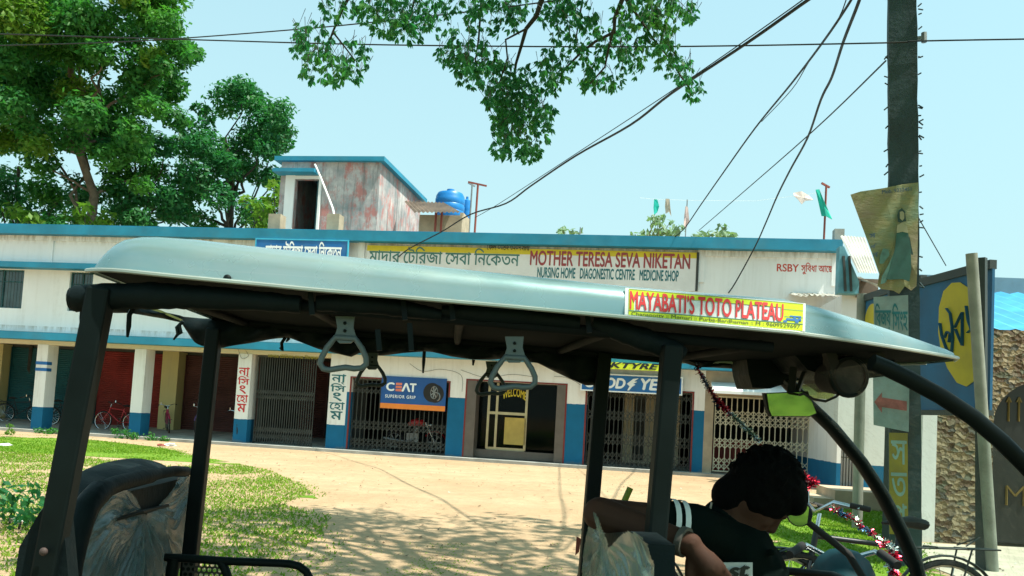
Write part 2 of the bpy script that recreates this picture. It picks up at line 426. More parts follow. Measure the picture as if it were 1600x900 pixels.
def grass(n, poly, hmin, hmax, seed, bare=.5):
    r = np.random.default_rng(seed); P = np.array(poly); lo, hi = P.min(0), P.max(0)
    x = r.uniform(lo[0], hi[0], n); y = r.uniform(lo[1], hi[1], n)
    ok = inside(poly, x, y) & (vnoise(x, y, .55, 1) * .6 + vnoise(x, y, 1.7, 2) * .4 < bare + r.normal(0, .09, n)); x, y = x[ok], y[ok]; m = len(x)
    h = r.uniform(hmin, hmax, m); a = r.uniform(0, 2 * np.pi, m); w = r.uniform(.006, .014, m) * (1 + h * 4)
    lean = r.normal(0, .6, (m, 2)) * h[:, None]
    V = np.zeros((m, 3, 3)); V[:, 0, 0] = x - np.cos(a) * w; V[:, 0, 1] = y - np.sin(a) * w; V[:, 1, 0] = x + np.cos(a) * w; V[:, 1, 1] = y + np.sin(a) * w
    V[:, 2, 0] = x + lean[:, 0]; V[:, 2, 1] = y + lean[:, 1]; V[:, 2, 2] = h; V[:, :2, 2] = .003
    return V.reshape(-1, 3)
ga = np.vstack([grass(170000, LAWNS[0], .012, .045, 3, .66), grass(9000, LAWNS[0], .03, .075, 13, .56), grass(70000, LAWNS[1], .012, .045, 4, .66)])
def grown(poly, k):
    P = np.array(poly); c = P.mean(0); return [tuple(p) for p in c + (P - c) * k]
ga = np.vstack([ga, grass(60000, grown(LAWNS[0], 1.12), .01, .04, 23, .42), grass(16000, grown(LAWNS[1], 1.2), .01, .04, 24, .42), grass(14000, [gnd(520, 850).xy, gnd(980, 850).xy, gnd(1100, 930).xy, gnd(420, 930).xy], .006, .015, 25, .27)])
o = np_mesh('grass', ga, 3, m_grass); tag(o, 'short patchy green grass on both sides of the dirt yard', 'grass'); o['kind'] = 'stuff'

# ------------------------------------------------------------------ main building frame (facade)
FA = 0.16648
FM = Matrix.Translation((0, 24.17, 0)) @ Matrix.Rotation(-FA, 4, 'Z')
def fp(u, v, dep=0.0): return hit(u, v, FM, 1, dep)
def fs(u, v=600, dep=0.0): return fp(u, v, dep).x
def fz(u, v, dep=0.0): return fp(u, v, dep).z
def frect(u0, v0, u1, v1, dep=0.0):
    a = fp(u0, v0, dep); b = fp(u1, v1, dep); return a.x, b.x, b.z, a.z      # s0 s1 z0 z1
SL = fs(0) - 9.0; SR = fs(1311, 400)
ZT, ZB = 6.62, 6.33
bld = thing('nursing_home', 'long white two storey nursing home with teal ledges and shopfronts facing the dirt yard', 'building', FM)

def wall_grid(mb, s0, s1, z0, z1, y0, y1, ops):
    S = sorted({s0, s1, *[v for o in ops for v in o[:2]]}); Z = sorted({z0, z1, *[v for o in ops for v in o[2:]]})
    S = [s for s in S if s0 <= s <= s1]; Z = [z for z in Z if z0 <= z <= z1]
    for i in range(len(S) - 1):
        run = None
        for j in range(len(Z) - 1):
            cs, cz = (S[i] + S[i + 1]) / 2, (Z[j] + Z[j + 1]) / 2
            if any(o[0] < cs < o[1] and o[2] < cz < o[3] for o in ops):
                if run is not None: mb.box(S[i], S[i + 1], y0, y1, run, Z[j]); run = None
            elif run is None: run = Z[j]
        if run is not None: mb.box(S[i], S[i + 1], y0, y1, run, Z[-1])

# upper storey
wins = [frect(-30, 420, 33, 482), frect(110, 425, 141, 487), frect(-150, 414, -70, 478)]
mb = MB(); wall_grid(mb, SL, SR, 3.2, ZB, 0, .25, wins)
mb.build('wall', m_wall, bld, FM, label='white upper wall with rain streaks')
# parapet pilasters and recessed panel frames
zled = fz(60, 417)
for u in (-70, 79, 395, 1096):
    mb = MB(); mb.box(fs(u, 400) - .1, fs(u, 400) + .1, -.05, 0, zled + .1, ZB - .002); mb.build('parapet_pilaster', m_wall, bld, FM)
for a, b in ((fs(560, 400), fs(570, 400)), (fs(1300, 400), SR - .01)):
    mb = MB(); mb.box(a, b, -.05, 0, zled + .1, ZB - .002); mb.build('parapet_pilaster', m_wall, bld, FM)
for a, b in ((SL, fs(395, 400) - .1), (fs(1096, 400) + .1, fs(1300, 400))):
    mb = MB(); mb.box(a, b, -.045, 0, ZB - .16, ZB - .003); mb.build('parapet_moulding', m_wall, bld, FM)
mb = MB(); mb.box(SL, SR + .02, -.34, .3, ZB, ZT); mb.box(SL, SR + .02, -.30, .3, ZT, ZT + .03)
mb.build('roof_ledge', m_teal, bld, FM)
mb = MB(); mb.box(SL, fs(420, 420), -.42, 0, zled - .09, zled + .09); mb.build('window_ledge', m_teal, bld, FM)
for (s0, s1, z0, z1) in wins:
    mb = MB()
    for a, b in ((s0, s0 + .05), (s1 - .05, s1), ((s0 + s1) / 2 - .03, (s0 + s1) / 2 + .03)): mb.box(a, b, .08, .14, z0, z1)
    mb.box(s0, s1, .085, .135, z0, z0 + .05); mb.box(s0, s1, .085, .135, z1 - .05, z1); mb.box(s0, s1, .085, .135, z0 + (z1 - z0) * .68, z0 + (z1 - z0) * .68 + .04)
    w = mb.build('window', m_teal_sh, bld, FM)
    p = MB(); p.box(s0, s1, .105, .115, z0, z1); p.build('pane', m_glass_dk, w, FM)
    p = MB()
    for q in np.linspace(s0 + .12, s1 - .12, 7): p.bar((q, .04, z0), (q, .04, z1), .014)
    p.build('window_bar', m_iron_dk, w, FM)
# slab band over the ground floor
zs1, zs0 = 3.16, 2.93
mb = MB(); mb.box(SL, fs(1290, 590), -.45, 0, zs0, zs1); mb.build('floor_ledge', m_teal, bld, FM)
mb = MB(); mb.box(SL, SR, -.02, 9.5, zs0 + .02, zs1 - .02); mb.build('floor_slab', m_conc, bld, FM)
mb = MB(); mb.box(SL, SR, .02, 9.5, ZT - .5, ZT - .1); mb.build('roof_slab', m_conc, bld, FM)
mb = MB(); mb.box(SL, SR, 9.3, 9.5, 0, ZT); mb.box(SL, SL + .25, .26, 9.3, 0, ZT - .5); mb.box(SR - .25, SR, .32, 9.3, 0, ZT - .5)
mb.build('rear_wall', m_wall, bld, FM)
# plinth and arcade floor
cD = fs(515, 640)
mb = MB(); mb.box(SL, SR, -.45, 0, -.05, .085); mb.box(cD + .02, SR, .0, 9.3, -.05, .08)
mb.prism([(SL, 0, .08), (SL, 3.2, .24), (SL, 3.2, -.05), (SL, 0, -.05)], (cD - SL + .02, 0, 0))
mb.build('plinth', m_conc, bld, FM)
# beam over the arcade
zb0 = fz(300, 549)
mb = MB(); mb.box(SL, cD, .0, .38, zb0, zs0 + .02); mb.build('arcade_beam', m_beam, bld, FM)
# pillars: front face px left / right
def vtext(mb, rows, s0, s1, zt, zb, y):
    n = len(rows); h = (zt - zb) / n
    for i, (t, wf) in enumerate(rows):
        c = (s0 + s1) / 2; w = (s1 - s0) * wf / 2; z1 = zt - i * h - .03 * h; z0 = zt - (i + 1) * h + .06 * h
        mb.text(t, (c - w, y, z1), (c + w, y, z1), (c + w, y, z0), (c - w, y, z0), .003, .018)
NURS = [("না", .95), ("িস", 1.0), ("ং", .62), ("হো", 1.0), ("ম", .8)]
NURS = [("না", .95), ("\u09bfস", 1.0), ("ং", .62), ("\u09c7হা", 1.0), ("ম", .8)]
for i, (ua, ub, lab) in enumerate([(-118, -100, None), (54, 71, 'pillar with two teal rings and brown stains'), (207, 225, None), (370, 391, 'pillar with red vertical lettering'), (515, 543, 'pillar with dark vertical lettering')]):
    s0, s1 = fs(ua, 600), fs(ub, 600)
    mb = MB(); mb.box(s0, s1, -.012, .46, .06, zb0 if i < 4 else zs0)
    pl = mb.build('pillar', m_colshort, bld, FM, label=lab)
    if i == 1:
        t = MB()
        for v in (567, 577): z = fz(60, v); t.box(s0 - .01, s1 + .01, -.022, .2, z - .05, z + .05)
        t.build('painted_ring', m_blue_sign, pl, FM)
    if i >= 3:
        t = MB(); w = s1 - s0
        zt = fz(380, 573) if i == 3 else fz(530, 584); zb_ = fz(380, 645) if i == 3 else fz(530, 657)
        vtext(t, NURS, s0 + .07 * w, s1 - .07 * w, zt, zb_, -.013)
        # the little repha stroke above the second letter
        h = (zt - zb_) / 5; c = s0 + w * .62
        t.quad((c, -.0165, zt - h * .92), (c + .05, -.0165, zt - h * .92), (c + .12, -.0165, zt - h * 1.12), (c + .08, -.0165, zt - h * 1.12))
        t.build('lettering', m_red_txt if i == 3 else m_teal_txt, pl, FM)
# arcade back: shutters, party walls
ya = 3.2
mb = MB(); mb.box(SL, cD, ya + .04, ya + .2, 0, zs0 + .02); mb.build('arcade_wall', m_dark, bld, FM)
def corrug(mb, s0, s1, z0, z1, y, pitch=.07, d=.02):
    n = max(2, int((z1 - z0) / pitch)); zz = np.linspace(z0, z1, n * 2 + 1)
    for i in range(n * 2):
        ya_, yb_ = (y, y - d) if i % 2 == 0 else (y - d, y)
        mb.quad((s0, ya_, zz[i]), (s1, ya_, zz[i]), (s1, yb_, zz[i + 1]), (s0, yb_, zz[i + 1]))
for (ua, ub, m_, lab) in [(-110, 2, m_teal_sh, 'teal roller shutter'), (16, 66, m_teal_sh, 'teal roller shutter'), (84, 152, m_teal_sh, 'teal roller shutter'), (153, 262, m_red_sh, 'red roller shutter'), (290, 384, m_mar_sh, 'maroon roller shutter'), (400, 512, m_mar_sh, 'dark roller shutter')]:
    s0, s1 = fs(ua, 600, ya), fs(ub, 600, ya); mb = MB(); corrug(mb, s0, s1, .22, 2.85, ya)
    mb.box(s0 - .03, s0, ya - .06, ya, .22, 2.85); mb.box(s1, s1 + .03, ya - .06, ya, .22, 2.85)
    mb.build('roller_shutter', m_, bld, FM, label=lab)
mb = MB(); mb.box(fs(262, 600, ya) + .04, fs(290, 600, ya) - .03, ya - .5, ya + .03, .1, zs0); mb.build('party_wall', m_cream, bld, FM, label='stained yellow pier between the red and maroon shutters')
mb = MB(); mb.box(fs(2, 600, ya) + .04, fs(13, 600, ya), ya - .4, ya + .03, .1, zs0); mb.build('party_wall', m_cream, bld, FM, label='yellow green pier at the far left')
# ground-floor shopfront wall with openings
o2 = frect(550, 590, 695, 712); o3 = frect(731, 594, 878, 728); o4 = frect(918, 606, 1077, 745); o5 = frect(1116, 617, 1309, 757)
ops = [(o2[0], o2[1], -1, o2[3]), (o3[0], o3[1], -1, o3[3]), (o4[0], o4[1], -1, o4[3]), (o5[0], o5[1], -1, o5[3])]
o1 = (fs(391, 620), cD, 0, zb0)
sE = fs(543, 600)
mb = MB(); wall_grid(mb, sE, fs(1100, 660), .06, zs0 + .02, 0, .3, ops[:3]); mb.build('shop_wall', m_dado, bld, FM, label='white shop wall with deep blue dado')
mb = MB(); wall_grid(mb, fs(1100, 660), SR, .06, zs0 + .02, .0, .3, ops[3:]); mb.build('shop_wall', m_conc_tan, bld, FM, label='unpainted cement bay at the right end')
mb = MB()
for (s0, s1, _, z1) in ops[:3]:
    mb.box(s0 - .045, s0, -.012, .05, .08, z1 + .04); mb.box(s1, s1 + .045, -.012, .05, 1.8 if s1 < 1 else .08, z1 + .04); mb.box(s0, s1, -.012, .05, z1, z1 + .04)
mb.build('opening_trim', m_redtrim, bld, FM)
# rooms behind the openings
rooms = MB()
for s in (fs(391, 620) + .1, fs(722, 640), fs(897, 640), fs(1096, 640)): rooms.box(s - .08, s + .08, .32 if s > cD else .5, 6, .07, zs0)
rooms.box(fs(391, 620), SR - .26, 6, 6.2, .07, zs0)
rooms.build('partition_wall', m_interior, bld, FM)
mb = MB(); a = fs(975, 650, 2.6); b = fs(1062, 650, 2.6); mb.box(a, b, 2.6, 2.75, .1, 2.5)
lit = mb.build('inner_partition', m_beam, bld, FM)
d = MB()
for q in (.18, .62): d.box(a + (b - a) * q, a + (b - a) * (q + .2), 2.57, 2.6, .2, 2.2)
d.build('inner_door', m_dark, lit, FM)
# collapsible gates
def collapsible(name, s0, s1, z0, z1, y, mt, pitch, rows, bar=.018, label=None):
    mb = MB(); n = max(2, int(round((s1 - s0) / pitch))); xs = np.linspace(s0, s1, n + 1)
    for i, x in enumerate(xs): mb.box(x - bar / 2, x + bar / 2, y - .012, y + .012, z0, z1)
    for (za, zb) in rows:
        za = z0 + (z1 - z0) * za; zb = z0 + (z1 - z0) * zb
        for i in range(n):
            mb.bar((xs[i], y - .016, za), (xs[i + 1], y - .016, zb), bar * .9, .006, (0, 1, 0)); mb.bar((xs[i], y + .016, zb), (xs[i + 1], y + .016, za), bar * .9, .006, (0, 1, 0))
    mb.box(s0 - .03, s1 + .03, y - .03, y + .03, z1 - .002, z1 + .05); mb.box(s0 - .03, s1 + .03, y - .03, y + .03, z0 - .03, z0)
    return mb.build(name, mt, bld, FM, label=label)
rows6 = [(.02, .10), (.10, .18), (.27, .35), (.35, .43), (.60, .67), (.67, .74), (.9, .98)]
collapsible('collapsible_gate', o1[0] + .1, fs(487, 620), .12, zb0 - .06, .2, m_iron_dk, .075, [(.03, .11), (.11, .19), (.5, .56), (.56, .62)], .026, 'dark collapsible gate standing half open')
collapsible('collapsible_gate', o2[0] + .04, o2[1] - .03, .12, o2[3] - .05, .12, m_iron_dk, .14, [(.04, .1), (.1, .16), (.28, .35), (.35, .42), (.8, .88)], .022, 'dark collapsible gate under the tyre sign')
collapsible('collapsible_gate', o4[0] + .04, o4[1] - .04, .12, o4[3] - .05, .12, m_iron_dk, .125, rows6, .02, 'dark lattice gate under the tyre boards')
collapsible('collapsible_gate', o5[0] + .05, o5[1] - .05, .17, o5[3] - .06, .06, m_iron_wh, .145, [(.02, .1), (.1, .18), (.31, .38), (.38, .45), (.62, .69), (.69, .76), (.76, .83)], .026, 'cream painted collapsible gate at the right end')
# red goods behind the last gate
mb = MB(); mb.box(o5[0] + .1, o5[0] + 1.6, 1.6, 2.0, .1, 1.0); mb.build('counter', m_red_sh, bld, FM)
# aluminium shop door
s0, s1, z0, z1 = o3; z0 = .1
fr = MB()
def al(ua, va, ub, vb): return frect(ua, va, ub, vb, .5)
for u in (763, 776, 822): s = fs(u, 650, .5); fr.box(s - .035, s + .035, .47, .53, .35, z1)
zm = fz(790, 646, .5); fr.box(fs(763, 650, .5), fs(822, 650, .5), .475, .525, zm - .04, zm + .04); fr.box(fs(763, 650, .5), fs(822, 650, .5), .475, .525, .33, .41)
zk = fz(790, 650, .5)
dr = fr.build('shop_door', m_alu, bld, FM, label='glazed door in brassy aluminium frame')
p = MB(); p.box(s0 + .02, s1 - .02, .497, .503, .4, z1); p.build('pane', glassy('door_glass', (.6, .66, .62), .9, .04, base=(.02, .025, .02)), dr, FM)
p = MB(); q = frect(789, 652, 820, 696, .47); p.box(q[0], q[1], .47, .48, q[2], q[3]); p.build('door_poster', mat('tan_poster', (.42, .30, .07), .6), dr, FM)
t = MB(); q = frect(786, 612, 822, 627, .48); t.text('WELCOME', (q[0], .48, q[3]), (q[1], .48, q[3]), (q[1], .48, q[2]), (q[0], .48, q[2]), .004, .02, arch=.5)
t.build('lettering', m_yel, dr, FM)
mb = MB(); mb.box(s0 + .25, s1 - .2, .3, .7, .1, .33); mb.box(s0, s0 + .28, -.006, .5, .1, z1); mb.box(s1 - .25, s1, -.006, .5, .1, z1)
mb.build('door_surround', mat('brown_tile', (.11, .09, .075), .4), bld, FM)
mb = MB(); mb.box(s0 + .3, s1 - .3, .45, .55, z1 - .02, z1 + .1); mb.build('door_head', m_dark, bld, FM)
# sun shade over the last gate
mb = MB(); z = o5[3]
mb.prism([(o5[0] - .1, 0, z + .36), (o5[0] - .1, -.75, z + .1), (o5[0] - .1, -.75, z + .02), (o5[0] - .1, 0, z + .18)], (o5[1] - o5[0] + .3, 0, 0))
mb.build('sun_shade', m_wall, bld, FM)
# yellow line on the beam
t = MB(); q = frect(419, 552, 500, 562, 0); t.text('মাদার \u09c7ট\u09bfরজা \u09c7সবা \u09bfন\u09c7কতন', (q[0], -.001, q[3]), (q[1], -.001, q[3]), (q[1], -.001, q[2]), (q[0], -.001, q[2]), .004, .02)
t.build('beam_lettering', mat('olive_yellow_lettering', (.30, .26, .02), .6), bld, FM)
# RSBY line on the parapet
t = MB(); q = frect(1214, 412, 1248, 425); t.text('RSBY', (q[0], 0, q[3]), (q[1], 0, q[3]), (q[1], 0, q[2]), (q[0], 0, q[2]), .004, .02)
q = frect(1252, 410, 1301, 430); t.text('সু\u09bfবধা আ\u09c7ছ', (q[0], 0, q[3]), (q[1], 0, q[3]), (q[1], 0, q[2]), (q[0], 0, q[2]), .004, .02)
t.build('wall_lettering', mat('brick_red_lettering', (.55, .06, .03), .6), bld, FM)

# rooftop room
def mottled():
    k = NT('peeling_wall'); a = k.noise(1.1, 7, .7); b = k.noise(2.4, 8, .75, (1, 1, .5)); c = k.noise(1.0, 6, .7, (7, 7, .5))
    col = k.ramp(a, [(.35, (.22, .25, .26)), (.5, (.36, .34, .34)), (.68, (.58, .55, .53))])
    col = k.mix(k.ramp(b, [(.50, (0, 0, 0)), (.60, (.75, .75, .75))]), col, (.44, .13, .11))
    col = k.mix(k.ramp(c, [(.5, (0, 0, 0)), (.68, (.75, .75, .75))]), col, (.12, .14, .14))
    k.bump(b, .3, .01); return k.fin(col, .9, 0, .2)
m_peel = mottled()
RD = 2.3
def rp(u, v): return fp(u, v, RD)
r0, r1 = rp(437, 300).x, rp(592, 300).x; zr = rp(592, 253).z; dlen = 5.0
dx0, dx1, dzt = rp(459, 320).x, rp(497, 320).x, rp(478, 280).z
zr0 = ZT - .1
mb = MB(); wall_grid(mb, r0, r1, zr0, zr - .02, RD, RD + .2, [(dx0, dx1, zr0 - 1, dzt)])
mb.box(r0, r0 + .2, RD + .2, RD + dlen, zr0, zr - .02); mb.box(r1 - .2, r1, RD + .2, RD + dlen, zr0, zr - .02); mb.box(r0 + .2, r1 - .2, RD + dlen - .2, RD + dlen, zr0, zr - .02)
room = mb.build('rooftop_room', m_peel, bld, FM, label='stair room on the roof with peeling pink and grey paint')
mb = MB(); mb.box(r0 - .18, r1 + .18, RD - .2, RD + dlen + .2, zr - .02, zr + .13); mb.build('roof_ledge', m_teal, room, FM)
q0 = rp(436, 270).x; q1 = rp(500, 270).x; zc = rp(470, 272).z
mb = MB(); mb.box(q0, q1, RD - .5, RD, zc - .06, zc + .06); mb.build('door_canopy', m_teal, room, FM)
mb = MB(); mb.box(rp(446, 300).x, dx0, RD - .06, RD, zr0, zc - .06); mb.box(dx1, dx1 + .08, RD - .06, RD, zr0, zc - .06); mb.box(dx0, dx1, RD - .06, RD, dzt, zc - .07); mb.build('door_jamb', m_wall, room, FM)
mb = MB(); mb.box(dx0 + .75, dx1, RD + .1, RD + .14, zr0, dzt); mb.build('door', m_teal_sh, room, FM)
# lean-to beside it
l0, l1 = fp(634, 340, 6.0).x, fp(700, 340, 6.0).x
mb = MB(); za, zb_ = fz(650, 316, 4.6), fz(700, 333, 3.2)
A = fp(632, 315, 4.2); B = fp(695, 318, 4.2); Cc = fp(722, 333, 2.6); Dd = fp(648, 333, 2.6)
n = 22
for i in range(n):
    a0 = A.lerp(B, i / n); a1 = A.lerp(B, (i + 1) / n); d0 = Dd.lerp(Cc, i / n); d1 = Dd.lerp(Cc, (i + 1) / n)
    h = Vector((0, 0, .05)); k0 = h if i % 2 else Vector(); k1 = Vector() if i % 2 else h
    mb.quad(d0 + k0, d1 + k1, a1 + k1, a0 + k0)
lt = mb.build('lean_to_roof', m_tin_rust, bld, FM)
mb = MB(); a, b = fp(655, 345, 3.4), fp(722, 345, 3.4)
mb.box(a.x, b.x, 3.4, 3.55, zr0, fz(690, 336, 3.4)); mb.box(b.x - .12, b.x, 3.55, 4.6, zr0, fz(690, 330, 3.4)); mb.build('lean_to_wall', m_conc_tan, bld, FM)
for u in (681, 690): mb = MB(); p = fp(u, 340, 3.1); mb.tube([(p.x, 3.1, zr0), (p.x, 3.1, p.z + .25)], .04, 6); mb.build('lean_to_post', m_rust, bld, FM)
for u in (433, 524):
    mb = MB(); p = fp(u, 345, .5); mb.box(p.x - .2, p.x + .2, .3, .7, zr0, fz(u, 334, .3)); mb.build('roof_stub', m_conc_tan, bld, FM)
mb = MB(); mb.tube([fp(492, 257, 2.05), fp(500, 275, 1.9), fp(512, 305, 1.5), fp(520, 326, .9), fp(522, 336, .5)], .035, 8); mb.build('drain_pipe', m_wpipe, bld, FM, smooth=60)
p = fp(1313, 365, .1); mb = MB(); mb.box(p.x - .16, p.x + .1, .05, .35, ZT + .03, fz(1313, 358, .1)); mb.build('roof_stub', m_conc, bld, FM)
# water tanks
def tank(u0, u1, vt, dep, label):
    a, b = fp(u0, 330, dep), fp(u1, 330, dep); r = (b.x - a.x) / 2; c = (a.x + b.x) / 2; zt = fz((u0 + u1) / 2, vt, dep)
    M = FM @ Matrix.Translation((c, dep, ZT - .1)); t = thing('water_tank', label, 'water tank', M, 'blue tanks on the roof')
    H = zt - ZT + .1; mb = MB(); pr = [(r * .97, 0)]
    for i in range(12): z = H * .92 * i / 12; pr += [(r, z + .02), (r, z + H * .055), (r * .965, z + H * .065)]
    pr += [(r * .97, H * .93), (r * .85, H * .97), (r * .3, H * .99)]
    mb.tube([(0, 0, z) for _, z in pr], [q for q, _ in pr], 28); mb.build('tank_body', m_tank, t, M, smooth=40)
    mb = MB(); mb.tube([(0, 0, H * .97), (0, 0, H * 1.02)], [r * .3, r * .26], 16); mb.build('tank_lid', m_tank, t, M)
tank(680, 725, 299, 6.5, 'large ribbed blue water tank on the roof beside the lean-to')
tank(722, 736, 310, 7.6, 'narrower blue water tank partly hidden behind the large one')
mb = MB(); p0 = fp(716, 352, 3.0)
mb.tube([(p0.x, 3.0, 6.6), (p0.x + .1, 3.0, 7.0), (p0.x + .5, 3.0, 7.05), (p0.x + .6, 3.0, 6.6)], .035, 6); mb.build('outlet_pipe', m_wpipe, bld, FM)
def mast(name, u, vt, vb, dep, label, cat, mt, r=.035, cross=None, group=None):
    a = fp(u, vt, dep); M = FM @ Matrix.Translation((a.x, dep, ZT - .1)); t = thing(name, label, cat, M, group)
    mb = MB(); mb.tube([(0, 0, 0), (.02, 0, a.z - ZT + .1)], r, 8); mb.build('pole', mt, t, M)
    if cross: mb = MB(); mb.bar((-cross, -.05, a.z - ZT + .14), (cross, .05, a.z - ZT + .04), .05); mb.build('crosspiece', mt, t, M)
    return a
mast('roof_mast', 746, 287, 365, 2.0, 'rust red roof mast with a short tilted crosspiece beside the tanks', 'mast', m_rust, .035, .3)
mast('roof_mast', 737, 288, 345, 4.5, 'thin grey roof mast just left of the rust red one', 'mast', m_iron_gr, .03, .12)
pm = mast('roof_mast', 1290, 289, 370, .9, 'brownish mast with green cloth at the right end of the roof', 'mast', m_rust, .03, .12)
pn = mast('roof_mast', 1073, 312, 370, 5.5, 'thin mast carrying a ragged pinkish cloth above the sign', 'mast', m_iron_gr, .02)
po = mast('roof_mast', 906, 355, 375, 6.0, 'short bare grey rod on the roof near the distant trees', 'mast', m_iron_gr, .02)
# clothes line and cloths
wl = [fp(1020, 311, 5.5), fp(1073, 313, 5.5), fp(1180, 314, 3.0), fp(1290, 300, .9)]
mb = MB(); mb.tube([FM @ fp(1000, 309, 5.6)] + [FM @ w for w in wl], .004, 4); o = mb.build('clothes_line', m_wpipe); tag(o, 'hair thin line strung between the roof masts holding rags', 'line')
def cloth(px, dep, col, label, amp=.06):
    m_ = mat('rag_cloth', col, .9, var=.25, scale=3); L = [fp(u, v, dep) for u, v in px]; nn = len(L)
    th = .03; rgd = random.Random(len(label))
    mb = MB(); fr_ = [FM @ (p + Vector((0, -th + rgd.uniform(-amp, amp), 0))) for p in L]; bk = [q + Vector((0.01, .04, 0)) for q in fr_]
    c0 = sum(fr_, Vector()) / nn; c1 = sum(bk, Vector()) / nn; P = fr_ + bk + [c0, c1]; f = []
    for i in range(nn): j = (i + 1) % nn; f += [(i, j, 2 * nn), (nn + j, nn + i, 2 * nn + 1), (i, nn + i, nn + j, j)]
    mb._add(P, f); o = mb.build('hanging_cloth', m_); tag(o, label, 'cloth', 'rags hanging above the roof')
cloth([(1274, 297), (1280, 296), (1287, 315), (1295, 330), (1300, 343), (1290, 338), (1284, 337)], .85, (.01, .36, .27), 'bright green cloth tied to the brownish mast at the roof end')
cloth([(1239, 302), (1252, 299), (1264, 305), (1270, 313), (1258, 314), (1252, 320), (1246, 312), (1240, 307)], 1.5, (.62, .52, .47), 'pale torn rag flying left of the green cloth')
cloth([(1022, 311), (1027, 311), (1030, 322), (1027, 331), (1022, 336), (1021, 325)], 5.5, (.01, .33, .27), 'small green rag hanging leftmost of the three over the distant trees')
cloth([(1040, 311), (1046, 311), (1047, 322), (1049, 338), (1045, 331), (1040, 334), (1039, 322)], 5.5, (.45, .38, .30), 'small beige rag hanging next to the small green one')
cloth([(1071, 322), (1075, 324), (1077, 345), (1072, 357), (1068, 352), (1069, 338)], 5.45, (.62, .45, .42), 'pinkish rag wrapped on the thin mast above the nursing home sign')

# ------------------------------------------------------------------ signs on the building
def fsign(name, label, cat, u0, v0, u1, v1, mt, y=-.06, th=.04, frame=None, group=None):
    s0, s1, z0, z1 = frect(u0, v0, u1, v1, y); M = FM @ Matrix.Translation((s0, y, z0)); t = thing(name, label, cat, M, group)
    mb = MB(); mb.box(s0, s1, y, y + th, z0, z1); pn_ = mb.build('panel', mt, t, FM)
    if frame:
        mb = MB(); e = .035
        mb.box(s0 - e, s1 + e, y - .012, y + th, z1, z1 + e); mb.box(s0 - e, s1 + e, y - .012, y + th, z0 - e, z0); mb.box(s0 - e, s0, y - .012, y + th, z0, z1); mb.box(s1, s1 + e, y - .012, y + th, z0, z1)
        mb.build('frame', frame, t, FM)
    return t, (s0, s1, z0, z1)
def ftxt(t, body, u0, v0, u1, v1, mt, y, bold=.02, shear=0.0, spacing=1.0, name='lettering', off=.005):
    s0, s1, z0, z1 = frect(u0, v0, u1, v1, y); mb = MB()
    mb.text(body, (s0, y, z1), (s1, y, z1), (s1, y, z0), (s0, y, z0), off, bold, shear, spacing); return mb.build(name, mt, t, FM)
BN = 'মাদার \u09c7ট\u09bfরজা \u09c7সবা \u09bfন\u09c7কতন'
y = -.09
t, (s0, s1, z0, z1) = fsign('signboard', 'long pale board lettered for a nursing home in Bengali and English below the roof ledge', 'signboard', 574, 383, 1087, 455, m_white_sign, y, .05)
zz = z1 - .17; mb = MB(); mb.box(s0, s1, y - .004, y, zz, z1 - .002); mb.build('yellow_band', m_yel, t, FM)
ftxt(t, BN, 578, 384, 811, 416, m_green_txt, y, .012)
ftxt(t, 'MOTHER TERESA SEVA NIKETAN', 829, 391, 1078, 421, m_maroon_txt, y, .028)
ftxt(t, 'NURSING HOME   DIAGONESTIC CENTRE   MEDICINE SHOP', 840, 417, 1060, 440, m_teal_txt, y, .03)
ftxt(t, '\u09c7ফান-০৩৪২-৩২০৭২৮৫', 761, 380, 827, 392, m_black_txt, y, .01, off=.009)
mb = MB(); mb.bar((s1 + .02, y - .01, z0), (s1 + .02, y - .01, z1), .05); mb.build('frame', m_iron_dk, t, FM)
t, q = fsign('signboard', 'blue board with white Bengali lettering left of the long pale board', 'signboard', 401, 374, 541, 412, m_blue_sign, -.36, .05, mat('light_blue_trim', (.05, .4, .6), .5))
ftxt(t, BN, 416, 376, 533, 405, m_white_txt, -.36, .03)
# tyre sign
yc = -.05
t, (s0, s1, z0, z1) = fsign('signboard', 'blue tyre advertisement with white lettering and orange strip hung on a gate', 'signboard', 597, 587, 695, 643, m_navy_sign, yc, .04)
mb = MB(); zo = z0 + (z1 - z0) * .16; mb.box(s0, s1, yc - .004, yc, z0 + .002, zo); mb.build('orange_strip', m_orange, t, FM)
W = lambda a: s0 + (s1 - s0) * a; H = lambda b: z1 - (z1 - z0) * b
def frq(mb, body, a0, b0, a1, b1, **k): mb.text(body, (W(a0), yc, H(b0)), (W(a1), yc, H(b0)), (W(a1), yc, H(b1)), (W(a0), yc, H(b1)), .005, **k)
mb = MB(); frq(mb, 'C', .075, .19, .205, .46, bold=.04); frq(mb, 'Λ', .315, .19, .455, .46, bold=.04); frq(mb, 'T', .44, .19, .545, .46, bold=.04)
frq(mb, 'SUPERIOR GRIP', .07, .57, .54, .67, bold=.02, spacing=1.25); mb.build('lettering', m_white_txt, t, FM)
mb = MB()
for b in (.195, .29, .385): mb.quad((W(.225), yc - .005, H(b + .07)), (W(.32), yc - .005, H(b + .07)), (W(.32), yc - .005, H(b)), (W(.225), yc - .005, H(b)))
mb.build('letter_bars', m_salmon, t, FM)
mb = MB(); cx, cz = W(.79), H(.44); hh = (z1 - z0) * .28
mb.disc((cx, yc - .004, cz), (0, -1, 0), hh, .003, 28, 1.05); mb.disc((cx + .1, yc - .002, cz - .03), (0, -1, 0), hh * .95, .003, 28, 1.05); mb.build('tyre_picture', m_rub, t, FM)
mb = MB()
for k_ in range(7):
    a = k_ * 2 * math.pi / 7; c = Vector((cx + .06, yc - .009, cz)); mb.bar(c, c + Vector((math.cos(a) * hh * .35, 0, math.sin(a) * hh * .62)), .03, .004, (0, 1, 0))
